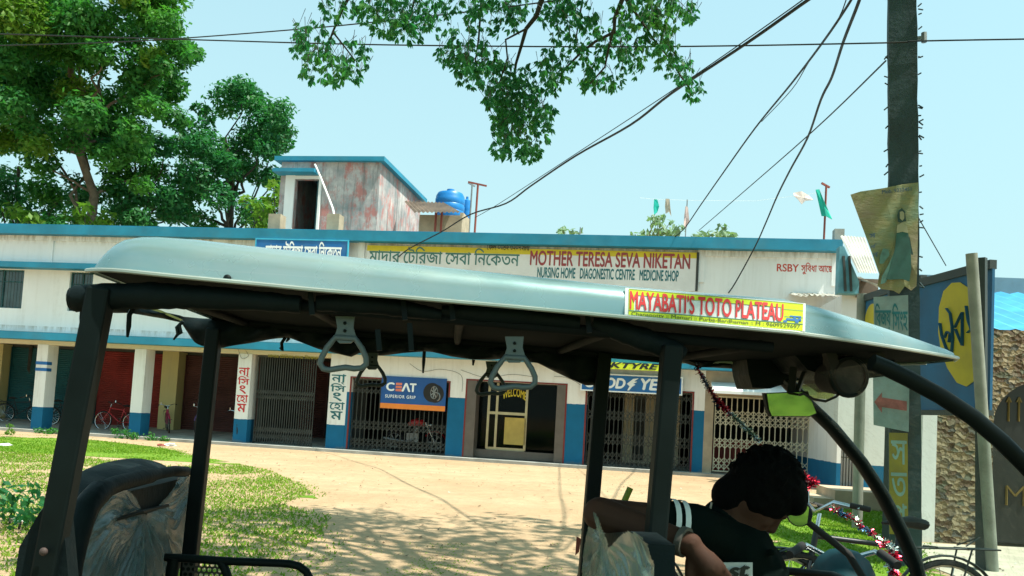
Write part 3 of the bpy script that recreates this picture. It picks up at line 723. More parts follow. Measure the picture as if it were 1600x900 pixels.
mb.tube([(cx + .06 + math.cos(a) * hh * .4, yc - .009, cz + math.sin(a) * hh * .68) for a in np.linspace(0, 2 * math.pi, 20)[:-1]], .012, 4, closed=True)
mb.tube([(cx + .17 + math.cos(a) * hh * .25, yc - .009, cz - .12 + math.sin(a) * hh * .4) for a in np.linspace(-1.6, 1.6, 10)], .022, 4)
mb.build('wheel_picture', m_iron_gr, t, FM)
# blue tyre board + yellow tyre board
yg = -.2
t, (s0, s1, z0, z1) = fsign('signboard', 'blue tyre board with bold white slanted lettering above the dark lattice gate', 'signboard', 910, 584, 1064, 616, m_blue_sign, yg, .08, m_white_txt)
ftxt(t, 'GOOD', 914, 588, 977, 608, m_white_txt, yg, .045, .18)
ftxt(t, 'YEAR', 1001, 591, 1058, 612, m_white_txt, yg, .045, .18)
mb = MB(); c = fp(988, 601, yg)
for pl in ([(-.18, .02), (.02, .19), (.2, .22), (.06, .11), (.16, .1), (.03, .03), (.1, .0), (.0, -.07), (-.1, -.2), (-.16, -.2), (-.09, -.06)],):
    mb.prism([(c.x + a * .85, yg - .005, c.z + b * .85) for a, b in pl], (0, .003, 0))
mb.build('winged_foot_emblem', m_white_txt, t, FM)
t, (s0, s1, z0, z1) = fsign('signboard', 'narrow yellow tyre board with black slanted lettering above the blue one', 'signboard', 920, 564, 1034, 580, mat('acid_yellow_sheet', (.62, .70, .03), .5), -.52, .05)
ftxt(t, 'JKTYRE', 942, 565, 1030, 581, m_black_txt, -.52, .045, .3)
# tin awning under the RSBY panel
s0, s1, z0, z1 = frect(1238, 455, 1320, 470, -.5)
mb = MB(); n = 20
for i in range(n):
    a, b = s0 + (s1 - s0) * i / n, s0 + (s1 - s0) * (i + 1) / n; k0, k1 = (.05, 0) if i % 2 else (0, .05)
    mb.quad((a, -1.1, z0 + k0 + random.uniform(-.03, .03)), (b, -1.1, z0 + k1), (b, 0, z1 + k1), (a, 0, z1 + k0))
o = mb.build('tin_awning', m_tin, bld, FM)
# loose cables hanging on the wall
def smooth_path(P, k=6):
    Q = []
    for i in range(len(P) - 1):
        p0 = P[max(i - 1, 0)]; p1 = P[i]; p2 = P[i + 1]; p3 = P[min(i + 2, len(P) - 1)]
        for j in range(k):
            s = j / k; Q.append(.5 * ((2 * p1) + (p2 - p0) * s + (2 * p0 - 5 * p1 + 4 * p2 - p3) * s * s + (3 * p1 - p0 - 3 * p2 + p3) * s ** 3))
    return Q + [P[-1]]
m_wire = mat('black_cable', (.008, .012, .014), .6)
mb = MB()
for px in ([(640, 568), (660, 580), (690, 577), (720, 586), (722, 612)], [(720, 578), (760, 590), (800, 585), (840, 590)], [(866, 588), (885, 590), (905, 600), (918, 615)], [(372, 545), (378, 560), (388, 556), (384, 548)], [(952, 378), (962, 372)], [(366, 358), (376, 366), (388, 388)]):
    mb = MB(); mb.tube(smooth_path([fp(u, v, -.03) for u, v in px]), .005, 4); mb.build('wall_cable', m_wire, bld, FM)
# ------------------------------------------------------------------ annex at the right
ZA = 20.0
AM = Matrix.Translation((at(1311, 600, ZA).x, at(1311, 600, ZA).y, 0)) @ Matrix.Rotation(-.12, 4, 'Z')
def ap(u, v, dep=0.0): return hit(u, v, AM, 1, dep)
ann = thing('annex_building', 'low white annex with blue dado, barred window and tin roof beyond the electricity pole', 'building', AM)
aw = ap(1450, 700).x; ah = ap(1340, 462).z
m_awall = plaster('annex_plaster', (.72, .72, .70), amt=.4, dado=BLUE, dadoz=ap(1380, 728).z, foot=.02)
wr = (ap(1312, 688).x + .04, ap(1342, 688).x, ap(1330, 762).z, ap(1330, 690).z)
mb = MB(); wall_grid(mb, 0, aw, 0, ah, 0, .25, [wr]); mb.box(0, .25, .25, 5, 0, ah); mb.box(aw - .25, aw, .25, 5, 0, ah); mb.box(.25, aw - .25, 4.75, 5, 0, ah)
mb.build('wall', m_awall, ann, AM)
mb = MB(); mb.box(wr[0], wr[1], .2, .22, wr[2], wr[3]); mb.build('window_panel', m_wall, ann, AM)
mb = MB()
for q in np.linspace(wr[0], wr[1], 7): mb.bar((q, .03, wr[2]), (q, .03, wr[3]), .022)
for z in (wr[2], wr[2] * .35 + wr[3] * .65, wr[3]): mb.bar((wr[0], .03, z), (wr[1], .03, z), .022)
mb.build('window_bar', m_iron_dk, ann, AM)
# tall teal side fin and tin roofs
mb = MB(); f0, f1 = ap(1311, 420, -.3), ap(1342, 455, -.3); zt = ap(1322, 385, -.3).z; z2 = ap(1342, 440, -.3).z
mb.prism([(f0.x, -.3, ah), (f1.x, -.3, ah), (f1.x, -.3, z2), (f0.x + .1, -.3, zt), (f0.x, -.3, zt)], (0, .3, 0)); mb.build('side_fin', mat('pale_teal_wall', (.10, .28, .34), .7, var=.3, dirt=(.35, .38, .38)), ann, AM)
mb = MB()
for u in (1318, 1327): a = ap(u, 400, -.32); b = ap(u + 3, 455, -.32); mb.bar(a, b, .05)
mb.build('down_pipe', m_iron_dk, ann, AM)
def tinroof(px, dA, dB, n, mt, name, par, M, hitf):
    a, b, c, d = (hitf(px[0][0], px[0][1], dA), hitf(px[1][0], px[1][1], dA), hitf(px[2][0], px[2][1], dB), hitf(px[3][0], px[3][1], dB))
    mb = MB()
    for i in range(n):
        k0, k1 = (Vector((0, 0, .035)), Vector()) if i % 2 else (Vector(), Vector((0, 0, .035)))
        p0, p1 = a.lerp(b, i / n), a.lerp(b, (i + 1) / n); q0, q1 = d.lerp(c, i / n), d.lerp(c, (i + 1) / n)
        mb.quad(q0 + k0, q1 + k1, p1 + k1, p0 + k0)
    return mb.build(name, mt, par, M)
tinroof([(1313, 369), (1352, 372), (1372, 428), (1341, 427)], .6, -1.0, 16, m_tin, 'tin_roof', ann, AM, ap)
tinroof([(1330, 434), (1345, 434), (1372, 450), (1372, 446)], .2, -.9, 10, m_tin, 'tin_awning', ann, AM, ap)
mb = MB(); a = ap(1341, 430, -.2); b = ap(1372, 462, -.2); mb.box(a.x, b.x, -.2, -.02, ah - .05, a.z - .08); mb.build('gable_board', m_tin_rust, ann, AM)
# steps
p = gnd(1335, 797); M = Matrix.Translation(p) @ Matrix.Rotation(-.12, 4, 'Z')
t = thing('entrance_steps', 'two worn sandy concrete steps on the grass in front of the barred window', 'steps', M)
mb = MB(); mb.box(-.35, .9, 0, 1.4, 0, .34); mb.box(-.7, -.35, .1, 1.2, 0, .17); mb.build('step_block', mat('sandy_step', (.42, .32, .22), .9, bump=.4), t, M)
# ------------------------------------------------------------------ stone patterned wall with arched gate
ZS = 11.3
SM = Matrix.Translation((at(1441, 700, ZS).x, at(1441, 700, ZS).y, 0)) @ Matrix.Rotation(-.10, 4, 'Z')
def spx(u, v, dep=0.0): return hit(u, v, SM, 1, dep)
def camo():
    k = NT('crazy_stone'); vo = k.n('ShaderNodeTexVoronoi', feature='F1'); vo.inputs['Scale'].default_value = 13; vo.inputs['Randomness'].default_value = 1
    no = k.n('ShaderNodeTexNoise'); no.inputs['Scale'].default_value = 11; no.inputs['Detail'].default_value = 3; k.l(k.tc.outputs['Object'], no.inputs['Vector'])
    ad = k.n('ShaderNodeMix', data_type='RGBA', blend_type='ADD'); ad.inputs[0].default_value = .11; k.l(k.tc.outputs['Object'], ad.inputs[6]); k.l(no.outputs['Color'], ad.inputs[7])
    mp = k.n('ShaderNodeMapping'); mp.inputs['Scale'].default_value = (.8, .8, 1.25); k.l(ad.outputs[2], mp.inputs[0]); k.l(mp.outputs[0], vo.inputs['Vector'])
    rgb = k.n('ShaderNodeSeparateColor'); k.l(vo.outputs['Color'], rgb.inputs[0])
    col = k.ramp(rgb.outputs[0], [(0, (.13, .085, .05)), (.28, (.30, .23, .13)), (.46, (.09, .09, .075)), (.58, (.36, .29, .18)), (.78, (.19, .155, .10)), (.9, (.12, .13, .085))])
    for n_ in k.t.nodes:
        if n_.bl_idname == 'ShaderNodeValToRGB': n_.color_ramp.interpolation = 'CONSTANT'
    col = k.mix(k.math('MULTIPLY', k.noise(9, 5), .5), col, (.08, .07, .05))
    k.bump(k.math('ADD', vo.outputs['Distance'], k.math('MULTIPLY', rgb.outputs[1], .35)), 1.0, .07); return k.fin(col, .85, 0, .2)
sw = thing('stone_wall', 'brown mottled crazy stone wall with a dark arched gate at the right edge', 'wall', SM)
x0, x1 = spx(1462, 700).x, spx(1462, 700).x + 4.2; zt = spx(1560, 515).z
gx0 = spx(1553, 640).x; gx1 = gx0 + 1.5; arch = []
zspring = spx(1553, 660).z; rad = (gx1 - gx0) / 2; ztop = zspring + .62
pts = [(x0, 0, 0), (gx0, 0, 0)] + [((gx0 + rad) - rad * math.cos(a), 0, zspring + (ztop - zspring) * math.sin(a)) for a in np.linspace(0, math.pi, 18)] + [(gx1, 0, 0), (x1, 0, 0), (x1, 0, zt), (x0, 0, zt)]
mb = MB(); mb.prism(pts, (0, .25, 0)); mb.build('wall_face', camo(), sw, SM)
mb = MB(); a = spx(1441, 640).x; mb.box(a, x0, -.03, .28, 0, spx(1450, 642).z); mb.build('pilaster', m_wall, sw, SM, label='plain white pilaster at the left end')
mb = MB(); mb.prism([(q[0], .1, q[2]) for q in [((gx0 + rad) - (rad + .04) * math.cos(a), 0, zspring + (ztop - zspring + .04) * math.sin(a)) for a in np.linspace(0, math.pi, 18)]] + [(gx1 + .04, .1, .05), (gx0 - .04, .1, .05)], (0, .04, 0))
gate = mb.build('gate', mat('black_gate_sheet', (.016, .02, .018), .4), sw, SM)
m_gold = mat('dull_gold_paint', (.17, .12, .03), .6, .2)
mb = MB()
for u in (1576, 1592, 1608): c = spx(u, 640, .09); mb.bar((c.x, .088, c.z - .16), (c.x, .088, c.z + .16), .02); mb.bar((c.x - .03, .088, c.z + .1), (c.x, .088, c.z + .17), .015); mb.bar((c.x + .03, .088, c.z + .1), (c.x, .088, c.z + .17), .015)
c = spx(1586, 775, .09); w, h = .11, .13
for a, b in (((-w, -h), (-w, h)), ((-w, h), (0, 0)), ((0, 0), (w, h)), ((w, h), (w, -h))): mb.bar((c.x + a[0], .088, c.z + a[1]), (c.x + b[0], .088, c.z + b[1]), .022)
mb.build('gate_ornament', m_gold, gate, SM)
# blue tin roof behind it
a = hit(1536, 512, SM, 1, .6); 
mb = MB(); n = 34; q0 = spx(1530, 512, .4); zr2 = spx(1560, 458, 4.0).z
for i in range(n):
    xa, xb = q0.x + 5 * i / n, q0.x + 5 * (i + 1) / n; k0, k1 = (.04, 0) if i % 2 else (0, .04)
    mb.quad((xa, .3, zt + .02 + k0), (xb, .3, zt + .02 + k1), (xb, 4, zr2 + k1), (xa, 4, zr2 + k0))
rf = mb.build('tin_roof', m_tin_blue, sw, SM)
mb = MB(); mb.box(q0.x, q0.x + 5, 3.95, 4.1, zr2 - .02, zr2 + .28); mb.build('ridge_board', mat('grey_ridge_tin', (.14, .22, .26), .6), rf, SM)
mb = MB(); mb.box(q0.x, q0.x + .15, .26, 4, 0, zt); mb.box(q0.x, x1, 3.9, 3.94, 0, zr2 - .03); mb.build('shed_wall', m_conc, sw, SM)
# concrete apron before the gate
mb = MB(); P = [gnd(u, v, .008) for u, v in ((1440, 848), (1620, 856), (1720, 905), (1560, 925), (1440, 880))]; mb.quad(*P); mb.build('path', mat('pale_concrete_apron', (.42, .38, .30), .9, bump=.3, dirt=(.25, .22, .17)), kind='structure')

# ------------------------------------------------------------------ electricity pole
bp = gnd(1414, 884); _tp = hit(1409, 0, Matrix.Translation((0, bp.y, 0)), 1, 0); _lean = math.atan2((Matrix.Translation((0, bp.y, 0)) @ _tp).x - bp.x, _tp.z)
PM = Matrix.Translation((bp.x, bp.y, 0)) @ Matrix.Rotation(_lean, 4, 'Y') @ Matrix.Rotation(-.35, 4, 'Z')
pole = thing('electricity_pole', 'tall dark square concrete electricity pole with ragged edges', 'pole', PM)
m_pole = mat('weathered_pole', (.030, .056, .063), .9, var=.35, scale=3, bump=.6, vec=(1, 1, .3), dirt=(.02, .03, .032), dirt_amt=.7)
def pz(u, v): return hit(u, v, Matrix.Translation((0, bp.y, 0)), 1, 0)
mb = MB(); nz = 40; ww, dd = .155, .12
rgp = random.Random(3); P = []
for i in range(nz + 1):
    z = -.2 + 8.2 * i / nz; k_ = 1 - .012 * z
    for sx, sy in ((-1, -1), (1, -1), (1, 1), (-1, 1)): P.append((sx * ww * k_ + rgp.uniform(-.006, .006), sy * dd * k_ + rgp.uniform(-.006, .006), z))
fsx = [(i * 4 + k_, i * 4 + (k_ + 1) % 4, (i + 1) * 4 + (k_ + 1) % 4, (i + 1) * 4 + k_) for i in range(nz) for k_ in range(4)] + [(3, 2, 1, 0), (nz * 4, nz * 4 + 1, nz * 4 + 2, nz * 4 + 3)]
mb._add(P, fsx)
for i in range(60):
    z = rgp.uniform(2.9, 7.8); s = rgp.choice((-1, 1)); a = Vector((s * ww, rgp.uniform(-.12, -.05), z)); mb.tube([a, a + Vector((s * rgp.uniform(.02, .05), -.01, rgp.uniform(-.05, .03)))], .008, 4)
mb.build('pole_shaft', m_pole, pole, PM)
mb = MB(); zb = pz(1410, 63).z; mb.bar((ww - .01, 0, zb), (ww + .09, 0, zb), .04); mb.tube([(ww + .07, 0, zb - .05), (ww + .07, 0, zb + .06)], .03, 8); mb.build('insulator', m_iron_gr, pole, PM)
def pface(u, v, off=-.13): return hit(u, v, PM, 1, off)
# painted yellow strip with letters on the pole
a, b = pface(1389, 676, -dd - .004), pface(1419, 836, -dd - .004)
mb = MB(); mb.box(a.x, b.x, -dd - .012, -dd, b.z, a.z); st = mb.build('painted_strip', mat('ochre_strip', (.24, .20, .025), .7, var=.3, dirt=(.15, .14, .06), dirt_amt=.6), pole, PM)
mb = MB()
for ch, va, vb in (('স', 688, 726), ('ত', 738, 776), ('প', 786, 822)):
    c0, c1 = pface(1392, va, -dd - .013), pface(1417, vb, -dd - .013); mb.text(ch, (c0.x, -dd - .013, c0.z), (c1.x, -dd - .013, c0.z), (c1.x, -dd - .013, c1.z), (c0.x, -dd - .013, c1.z), .003, .01)
mb.build('lettering', mat('pale_teal_lettering', (.20, .33, .30), .6, var=.3), st, PM)
# torn poster
def poster_mat():
    k = NT('faded_poster'); a = k.noise(2.2, 5, .6); b = k.noise(1.0, 6, .7, (3, 3, 9))
    col = k.ramp(a, [(.33, (.25, .21, .14)), (.5, (.22, .22, .10)), (.68, (.13, .21, .14))])
    col = k.mix(k.ramp(b, [(.52, (0, 0, 0)), (.7, (.4, .4, .4))]), col, (.14, .13, .08)); k.bump(b, .5, .03); return k.fin(col, .7, 0, .3)
QM = PM @ Matrix.Translation((0, -.16, 0)) @ Matrix.Rotation(.12, 4, 'Z')
def qp(u, v, off=0.0): return hit(u, v, QM, 1, off)
pb = [(1329, 304), (1345, 299), (1380, 294), (1410, 288), (1435, 285), (1435, 330), (1434, 385), (1433, 430), (1432, 447), (1424, 454), (1414, 447), (1405, 459), (1396, 454), (1376, 451), (1371, 446), (1374, 428), (1360, 388), (1345, 348)]
po_ = thing('torn_poster', 'large torn yellowed poster of a woman in a long dress tied round the pole', 'poster', QM)
mb = MB(); rgq = random.Random(9); P = [qp(u, v, -.01 + rgq.uniform(-.012, .012)) for u, v in pb]; c = qp(1400, 370, -.03); nn = len(P)
B = [p + Vector((0, .008, 0)) for p in P]; cb = c + Vector((0, .008, 0)); f = []
for i in range(nn): j = (i + 1) % nn; f += [(i, j, 2 * nn), (nn + j, nn + i, 2 * nn + 1), (i, nn + i, nn + j, j)]
mb._add(P + B + [c, cb], f); sheet = mb.build('paper_sheet', poster_mat(), po_, QM)
def flat(px, off=-.05): return [qp(u, v, off) for u, v in px]
mb = MB(); mb.prism(flat([(1401, 362), (1412, 358), (1419, 364), (1423, 385), (1424, 420), (1421, 440), (1410, 436), (1390, 437), (1385, 436), (1392, 415), (1398, 390), (1400, 374)]), (0, .003, 0)); mb.build('printed_dress', mat('dark_teal_print', (.03, .10, .085), .7, var=.3, scale=6), po_, QM)
mb = MB(); mb.prism(flat([(1390, 410), (1398, 392), (1400, 405), (1392, 428), (1383, 442), (1376, 444), (1378, 432)], -.047), (0, .003, 0)); mb.prism(flat([(1375, 400), (1380, 388), (1388, 390), (1390, 398), (1380, 412), (1374, 412)], -.047), (0, .003, 0)); mb.build('printed_drape', mat('mid_teal_print', (.09, .20, .17), .7, var=.4, scale=8), po_, QM)
mb = MB(); mb.prism(flat([(1404, 329), (1409, 325), (1414, 330), (1416, 346), (1412, 346), (1407, 348), (1403, 346), (1402, 336)], -.05), (0, .003, 0)); mb.prism(flat([(1421, 368), (1424, 384), (1427, 398), (1424, 398), (1420, 380)], -.047), (0, .003, 0)); mb.build('printed_hair', mat('dark_print', (.025, .06, .05), .7), po_, QM)
mb = MB(); mb.prism(flat([(1406, 331), (1410, 330), (1413, 333), (1413, 341), (1410, 345), (1406, 341)], -.054), (0, .003, 0)); mb.prism(flat([(1402, 352), (1410, 348), (1417, 353), (1419, 364), (1410, 362), (1401, 364)], -.054), (0, .003, 0)); mb.build('printed_face', mat('pale_print', (.30, .30, .19), .7), po_, QM)
mb = MB()
def qtext(body, u0, v0, u1, v1, dv=0, **k): mb.text(body, qp(u0, v0, -.03), qp(u1, v0 - dv, -.03), qp(u1, v1 - dv, -.03), qp(u0, v1, -.03), .003, **k)
qtext('Mob. 9332451', 1378, 297, 1424, 303, 5, bold=.02); qtext('স', 1358, 366, 1368, 373, 2, bold=.03); qtext('লি', 1360, 382, 1371, 389, 2, bold=.03); qtext('ন', 1363, 396, 1372, 403, 2, bold=.03)
mb.build('lettering', mat('faded_indigo_lettering', (.05, .10, .14), .7), po_, QM)
# tin plates below it
def plate(name, label, px, mt, off=-.15):
    M = PM @ Matrix.Translation((0, off, 0)); t = thing(name, label, 'sign', M); P = [pface(u, v, off) for u, v in px]
    mb = MB(); mb.prism(P, (0, .012, 0)); mb.build('plate', mt, t, PM); return t
m_plate = mat('dull_white_tin', (.20, .28, .28), .6, var=.3, scale=4, dirt=(.2, .2, .16), dirt_amt=.6)
t = plate('tin_plate', 'dull white plate with teal Bengali words wired to the pole below the poster', [(1365, 464), (1419, 461), (1420, 560), (1366, 560)], m_plate)
mb = MB()
def ptext(body, u0, v0, u1, v1, **k):
    mb.text(body, pface(u0, v0, -.155), pface(u1, v0, -.155), pface(u1, v1, -.155), pface(u0, v1, -.155), .003, **k)
ptext('\u09bfবজয়', 1367, 474, 1392, 516, bold=.02); ptext('\u09bfসংহ', 1394, 474, 1418, 518, bold=.02); mb.build('lettering', m_teal_txt, t, PM)
t = plate('tin_plate', 'stained plate with a red arrow pointing left wired low on the pole', [(1364, 586), (1421, 588), (1420, 675), (1365, 664)], m_plate, -.16)
mb = MB(); ar = [(1366, 628), (1378, 613), (1378, 621), (1417, 627), (1417, 642), (1378, 636), (1378, 645)]; mb.prism([pface(u, v, -.166) for u, v in ar], (0, .003, 0)); mb.build('arrow', mat('faded_red_paint', (.27, .085, .08), .7, var=.45, scale=8), t, PM)
mb = MB(); ptext('\u09bfবজয়', 1368, 596, 1400, 612, bold=.02); ptext('৯১৯২৪২২৪', 1378, 651, 1416, 664, bold=.02); mb.build('lettering', m_green_txt, t, PM)

# ------------------------------------------------------------------ blue hoardings on posts
m_hb = mat('hoarding_blue', (.012, .10, .21), .6, var=.25, scale=1.5); m_hy = mat('hoarding_yellow', (.42, .36, .02), .6, var=.2, scale=2); m_post = mat('pale_grey_post', (.22, .24, .20), .7, var=.25, scale=4)
m_hframe = mat('hoarding_frame', (.035, .05, .05), .6)
def post(mb, u, vt, vb, Z, r):
    g = at(u, vb, Z); a = at(u, vt, Z); return g, a
H1a, H1b = gnd(1452, 870), gnd(1546, 892)
def hoard(name, label, A, B, zt, zb, uvdisc, text_uv, posts, r=.055):
    d = (B - A).normalized(); M = Matrix((( d.x, -d.y, 0, A.x), (d.y, d.x, 0, A.y), (0, 0, 1, 0), (0, 0, 0, 1))); t = thing(name, label, 'hoarding', M); L = (B - A).length
    mb = MB(); mb.box(0, L, 0, .03, zb, zt); mb.build('panel', m_hb, t, M)
    mb = MB(); mb.box(-.04, L, -.03, .05, zt, zt + .1); mb.box(-.04, L, -.03, .05, zb - .06, zb); mb.box(-.1, (.16 if L > .9 and 'large' in label else 0), -.03, .05, zb, zt); mb.build('frame', m_hframe, t, M)
    return t, M, L
A = Vector((gnd(1448, 868).x, gnd(1448, 868).y + .9, 0)); B = Vector((gnd(1541, 893).x, gnd(1541, 893).y, 0))
zt_ = hit(1520, 418, Matrix.Translation(B), 1, 0).z; zb_ = hit(1534, 640, Matrix.Translation(B), 1, 0).z
t, HM, L = hoard('hoarding', 'blue hoarding with a large yellow disc of Bengali script right of the pole', A, B, zt_, zb_, None, None, None)
hp = lambda u, v, off=-.01: hit(u, v, HM, 1, off)
mb = MB(); dpx = [(1466 + 0, 520), (1467, 480), (1474, 455), (1487, 442), (1500, 441), (1513, 450), (1520, 470), (1526, 520), (1527, 570), (1522, 595), (1510, 604), (1495, 598), (1480, 575), (1470, 548)]
mb.prism([hp(u, v) for u, v in dpx], (0, .006, 0)); mb.build('disc', m_hy, t, HM)
mb = MB()
for st_ in ([(1480, 482), (1486, 490), (1489, 510), (1490, 530), (1488, 555), (1485, 548)], [(1470, 505), (1473, 525), (1480, 545), (1485, 550)], [(1477, 528), (1481, 518), (1486, 522), (1484, 535)], [(1493, 512), (1505, 488), (1505, 540), (1494, 514)], [(1511, 478), (1514, 500), (1519, 515), (1513, 520)]):
    mb.tube([hp(u, v, -.016) for u, v in st_], .033, 6, flat=.2, up=(0, 1, 0))
mb.build('script_lettering', m_hb, t, HM)
mb = MB(); z2 = hit(1515, 396, Matrix.Translation(B), 1, 0).z
tb = B; la = at(1518, 396, (B - CAM).dot(F)); lb = gnd(1552, 893); mb.tube([lb - Vector((0, 0, .1)), la], [.062, .058], 12); mb.build('post', m_post, t, smooth=50, label='pale round post leaning at the right end')
mb = MB(); mb.bar(B + Vector((.02, .12, -.1)), at(1533, 403, (B - CAM).dot(F) + .12), .1); mb.bar(A + Vector((-.05, .05, -.1)), A + Vector((-.05, .05, zt_)), .09); mb.build('post', m_hframe, t)
B2 = Vector((at(1438, 600, 10.6).x, at(1438, 600, 10.6).y, 0)); A2 = Vector((at(1347, 600, 12.4).x, at(1347, 600, 12.4).y, 0))
zz = at(1347, 470, 12.4).z
t, HM2, L2 = hoard('hoarding', 'smaller blue hoarding with part of a yellow disc behind the pole', A2, B2, zz, zz - .62, None, None, None)
mb = MB(); c = hit(1358, 496, HM2, 1, -.01); mb.disc(c + Vector((.1, -.004, -.05)), (0, 1, 0), .24, .006, 28); mb.build('disc', m_hy, t, HM2)
mb = MB(); g = at(1348, 640, 12.4); gg = Vector((g.x, g.y, 0)); mb.tube([gg + Vector((-.03, 0, -.1)), gg + Vector((-.06, 0, zz + .12))], .075, 12); mb.build('post', m_post, t, smooth=50, label='pale round post at the left end')
mb = MB(); mb.bar(B2 + Vector((0, .1, -.1)), B2 + Vector((0, .1, zz)), .1); mb.build('post', m_hframe, t)

# ------------------------------------------------------------------ wires
def wire(name, pts, r, label, cat='cable'):
    P = [at(u, v, Z) for u, v, Z in pts]
    Q = []
    for i in range(len(P) - 1):
        p0 = P[max(i - 1, 0)]; p1 = P[i]; p2 = P[i + 1]; p3 = P[min(i + 2, len(P) - 1)]
        for k_ in range(5):
            s = k_ / 5; Q.append(.5 * ((2 * p1) + (p2 - p0) * s + (2 * p0 - 5 * p1 + 4 * p2 - p3) * s * s + (3 * p1 - p0 - 3 * p2 + p3) * s ** 3))
    Q.append(P[-1]); mb = MB(); mb.tube(Q, r, 5); o = mb.build(name, m_wire, smooth=60); return tag(o, label, cat)
wire('overhead_wire', [(-60, 51, 12), (0, 53, 11.8), (300, 62, 11), (600, 70, 10.3), (1000, 73, 9.8), (1380, 67, 9.2), (1436, 64, 9.1), (1660, 60, 9)], .009, 'thin level wire running across the whole sky and past the pole')
wire('overhead_wire', [(-60, 72, 14), (0, 71, 13.5), (150, 67, 13), (280, 60, 12.3), (450, 47, 11.5), (560, 37, 11), (760, 15, 10), (960, -12, 9), (1050, -24, 8.6)], .009, 'thin wire slanting upward behind the hanging leaves')
wire('service_cable', [(1330, -45, 7.5), (1262, 0, 8), (1170, 65, 9), (1050, 145, 11), (985, 195, 12.5), (900, 243, 14.5), (830, 290, 17), (790, 318, 18.5), (735, 335, 20.5), (690, 362, 22.5), (640, 388, 24), (622, 402, 25)], .018, 'thick twisted cable sagging from top right down to the nursing home board')
wire('service_cable', [(1270, -15, 8), (1240, 10, 8.4), (1060, 135, 11), (900, 240, 14.5), (780, 318, 18.5), (742, 340, 20)], .007, 'fine slack wire beside the thick twisted cable')
wire('service_cable', [(1345, -30, 8), (1330, 0, 8.3), (1290, 60, 9.5), (1237, 130, 11.5), (1180, 200, 14), (1130, 270, 17), (1095, 320, 20), (1070, 356, 22.6), (1050, 374, 23.6)], .014, 'middle drooping cable ending on the roof ledge above the English lettering')
wire('service_cable', [(1350, -30, 8), (1343, 0, 8.2), (1318, 65, 9.5), (1300, 120, 11), (1283, 155, 12), (1262, 215, 14), (1235, 265, 16), (1215, 305, 18), (1198, 345, 20), (1180, 385, 22), (1150, 440, 23.1), (1138, 458, 23.3)], .018, 'knotted dark cable ending on the white wall left of the red lettering')
wire('service_cable', [(1384, 95, 9.3), (1270, 205, 13), (1150, 310, 19), (1092, 360, 23.5)], .01, 'straight thin wire from the pole down to the roof ledge')
wire('service_cable', [(1330, -30, 7.5), (1310, 30, 8), (1265, 95, 9.6), (1237, 140, 11.5), (1190, 190, 13.5)], .006, 'hair thin wire looping beside the middle drooping cable')
wire('guy_wire', [(1432, 335, 9.2), (1478, 415, 10.5)], .006, 'short thin stay wire from the poster to the hoarding top')

# ------------------------------------------------------------------ trees
m_leaf_big = leaf_mat('broad_leaf', (.014, .105, .034), (.034, .165, .040), (.10, .25, .030), .42, .35)
m_leaf_dk = leaf_mat('dark_leaf', (.010, .090, .042), (.022, .135, .050), (.055, .19, .045), .38, .4)
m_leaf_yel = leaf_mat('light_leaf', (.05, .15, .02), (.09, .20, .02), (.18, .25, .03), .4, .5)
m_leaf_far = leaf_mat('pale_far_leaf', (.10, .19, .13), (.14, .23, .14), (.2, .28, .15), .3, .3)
m_leaf_hang = leaf_mat('hanging_leaf', (.012, .115, .06), (.022, .15, .075), (.08, .21, .035), .5, .8)
def leaf_cloud(clumps, per, size, seed, flat=.75, droop=.3):
    r = np.random.default_rng(seed); out = []
    for c, rad in clumps:
        n = int(per * rad ** 2); d = r.normal(size=(n, 3)); d /= np.linalg.norm(d, axis=1)[:, None]
        rr = rad * r.uniform(.25, 1.0, n) ** .5 * (1 + .25 * r.normal(size=n) * .5)
        p = np.array(c) + d * rr[:, None] * np.array([1, 1, flat])
        nrm = d * .6 + r.normal(size=(n, 3)) * .55 + np.array([0, 0, .5]); nrm /= np.linalg.norm(nrm, axis=1)[:, None]
        t = np.cross(nrm, r.normal(size=(n, 3))); t /= np.linalg.norm(t, axis=1)[:, None]; b = np.cross(nrm, t)
        s = size * r.uniform(.6, 1.35, n)[:, None]
        V = np.stack([p - t * s, p + b * s * .45 - nrm * s * droop * .3, p + t * s - nrm * s * droop, p - b * s * .45 - nrm * s * droop * .3], 1); out.append(V.reshape(-1, 3))
    return np.vstack(out)
def limb(mb, a, b, r0, r1, seed, n=7, wob=.06):
    r = random.Random(seed); a, b = Vector(a), Vector(b); L = (b - a).length
    P = [a.lerp(b, i / n) + Vector((r.gauss(0, wob), r.gauss(0, wob), 0)) * L * (0 if i in (0, n) else 1) * .5 for i in range(n + 1)]
    mb.tube(P, [r0 + (r1 - r0) * i / n for i in range(n + 1)], 8); return P
def tree(name, label, base, trunk_top, r0, clumps, per, size, mt, bark, seed, group=None, cat='tree', nl=None, yel=0.0):
    M = Matrix.Translation(base); t = thing(name, label, cat, M, group); mb = MB()
    P = limb(mb, base, trunk_top, r0, r0 * .35, seed, 10, .03); r = random.Random(seed)
    cs = clumps if nl is None else r.sample(clumps, min(nl, len(clumps)))
    for i, (c, rad) in enumerate(cs):
        c = Vector(c); j = min(len(P) - 2, max(3, int(len(P) * r.uniform(.45, .95)))); 
        while j > 3 and P[j].z > c.z - .3: j -= 1
        limb(mb, P[j], c, r0 * .24, .02, seed + i)
    mb.build('trunk', bark, t, smooth=60)
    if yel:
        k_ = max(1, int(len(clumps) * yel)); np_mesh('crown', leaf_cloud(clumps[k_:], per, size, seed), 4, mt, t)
        np_mesh('sunlit_tone_crown', leaf_cloud(clumps[:k_], per, size, seed + 1), 4, m_leaf_yel, t)  # sunlit tone comes from a lighter leaf colour on randomly picked clumps
    else: np_mesh('crown', leaf_cloud(clumps, per, size, seed), 4, mt, t)
    return t
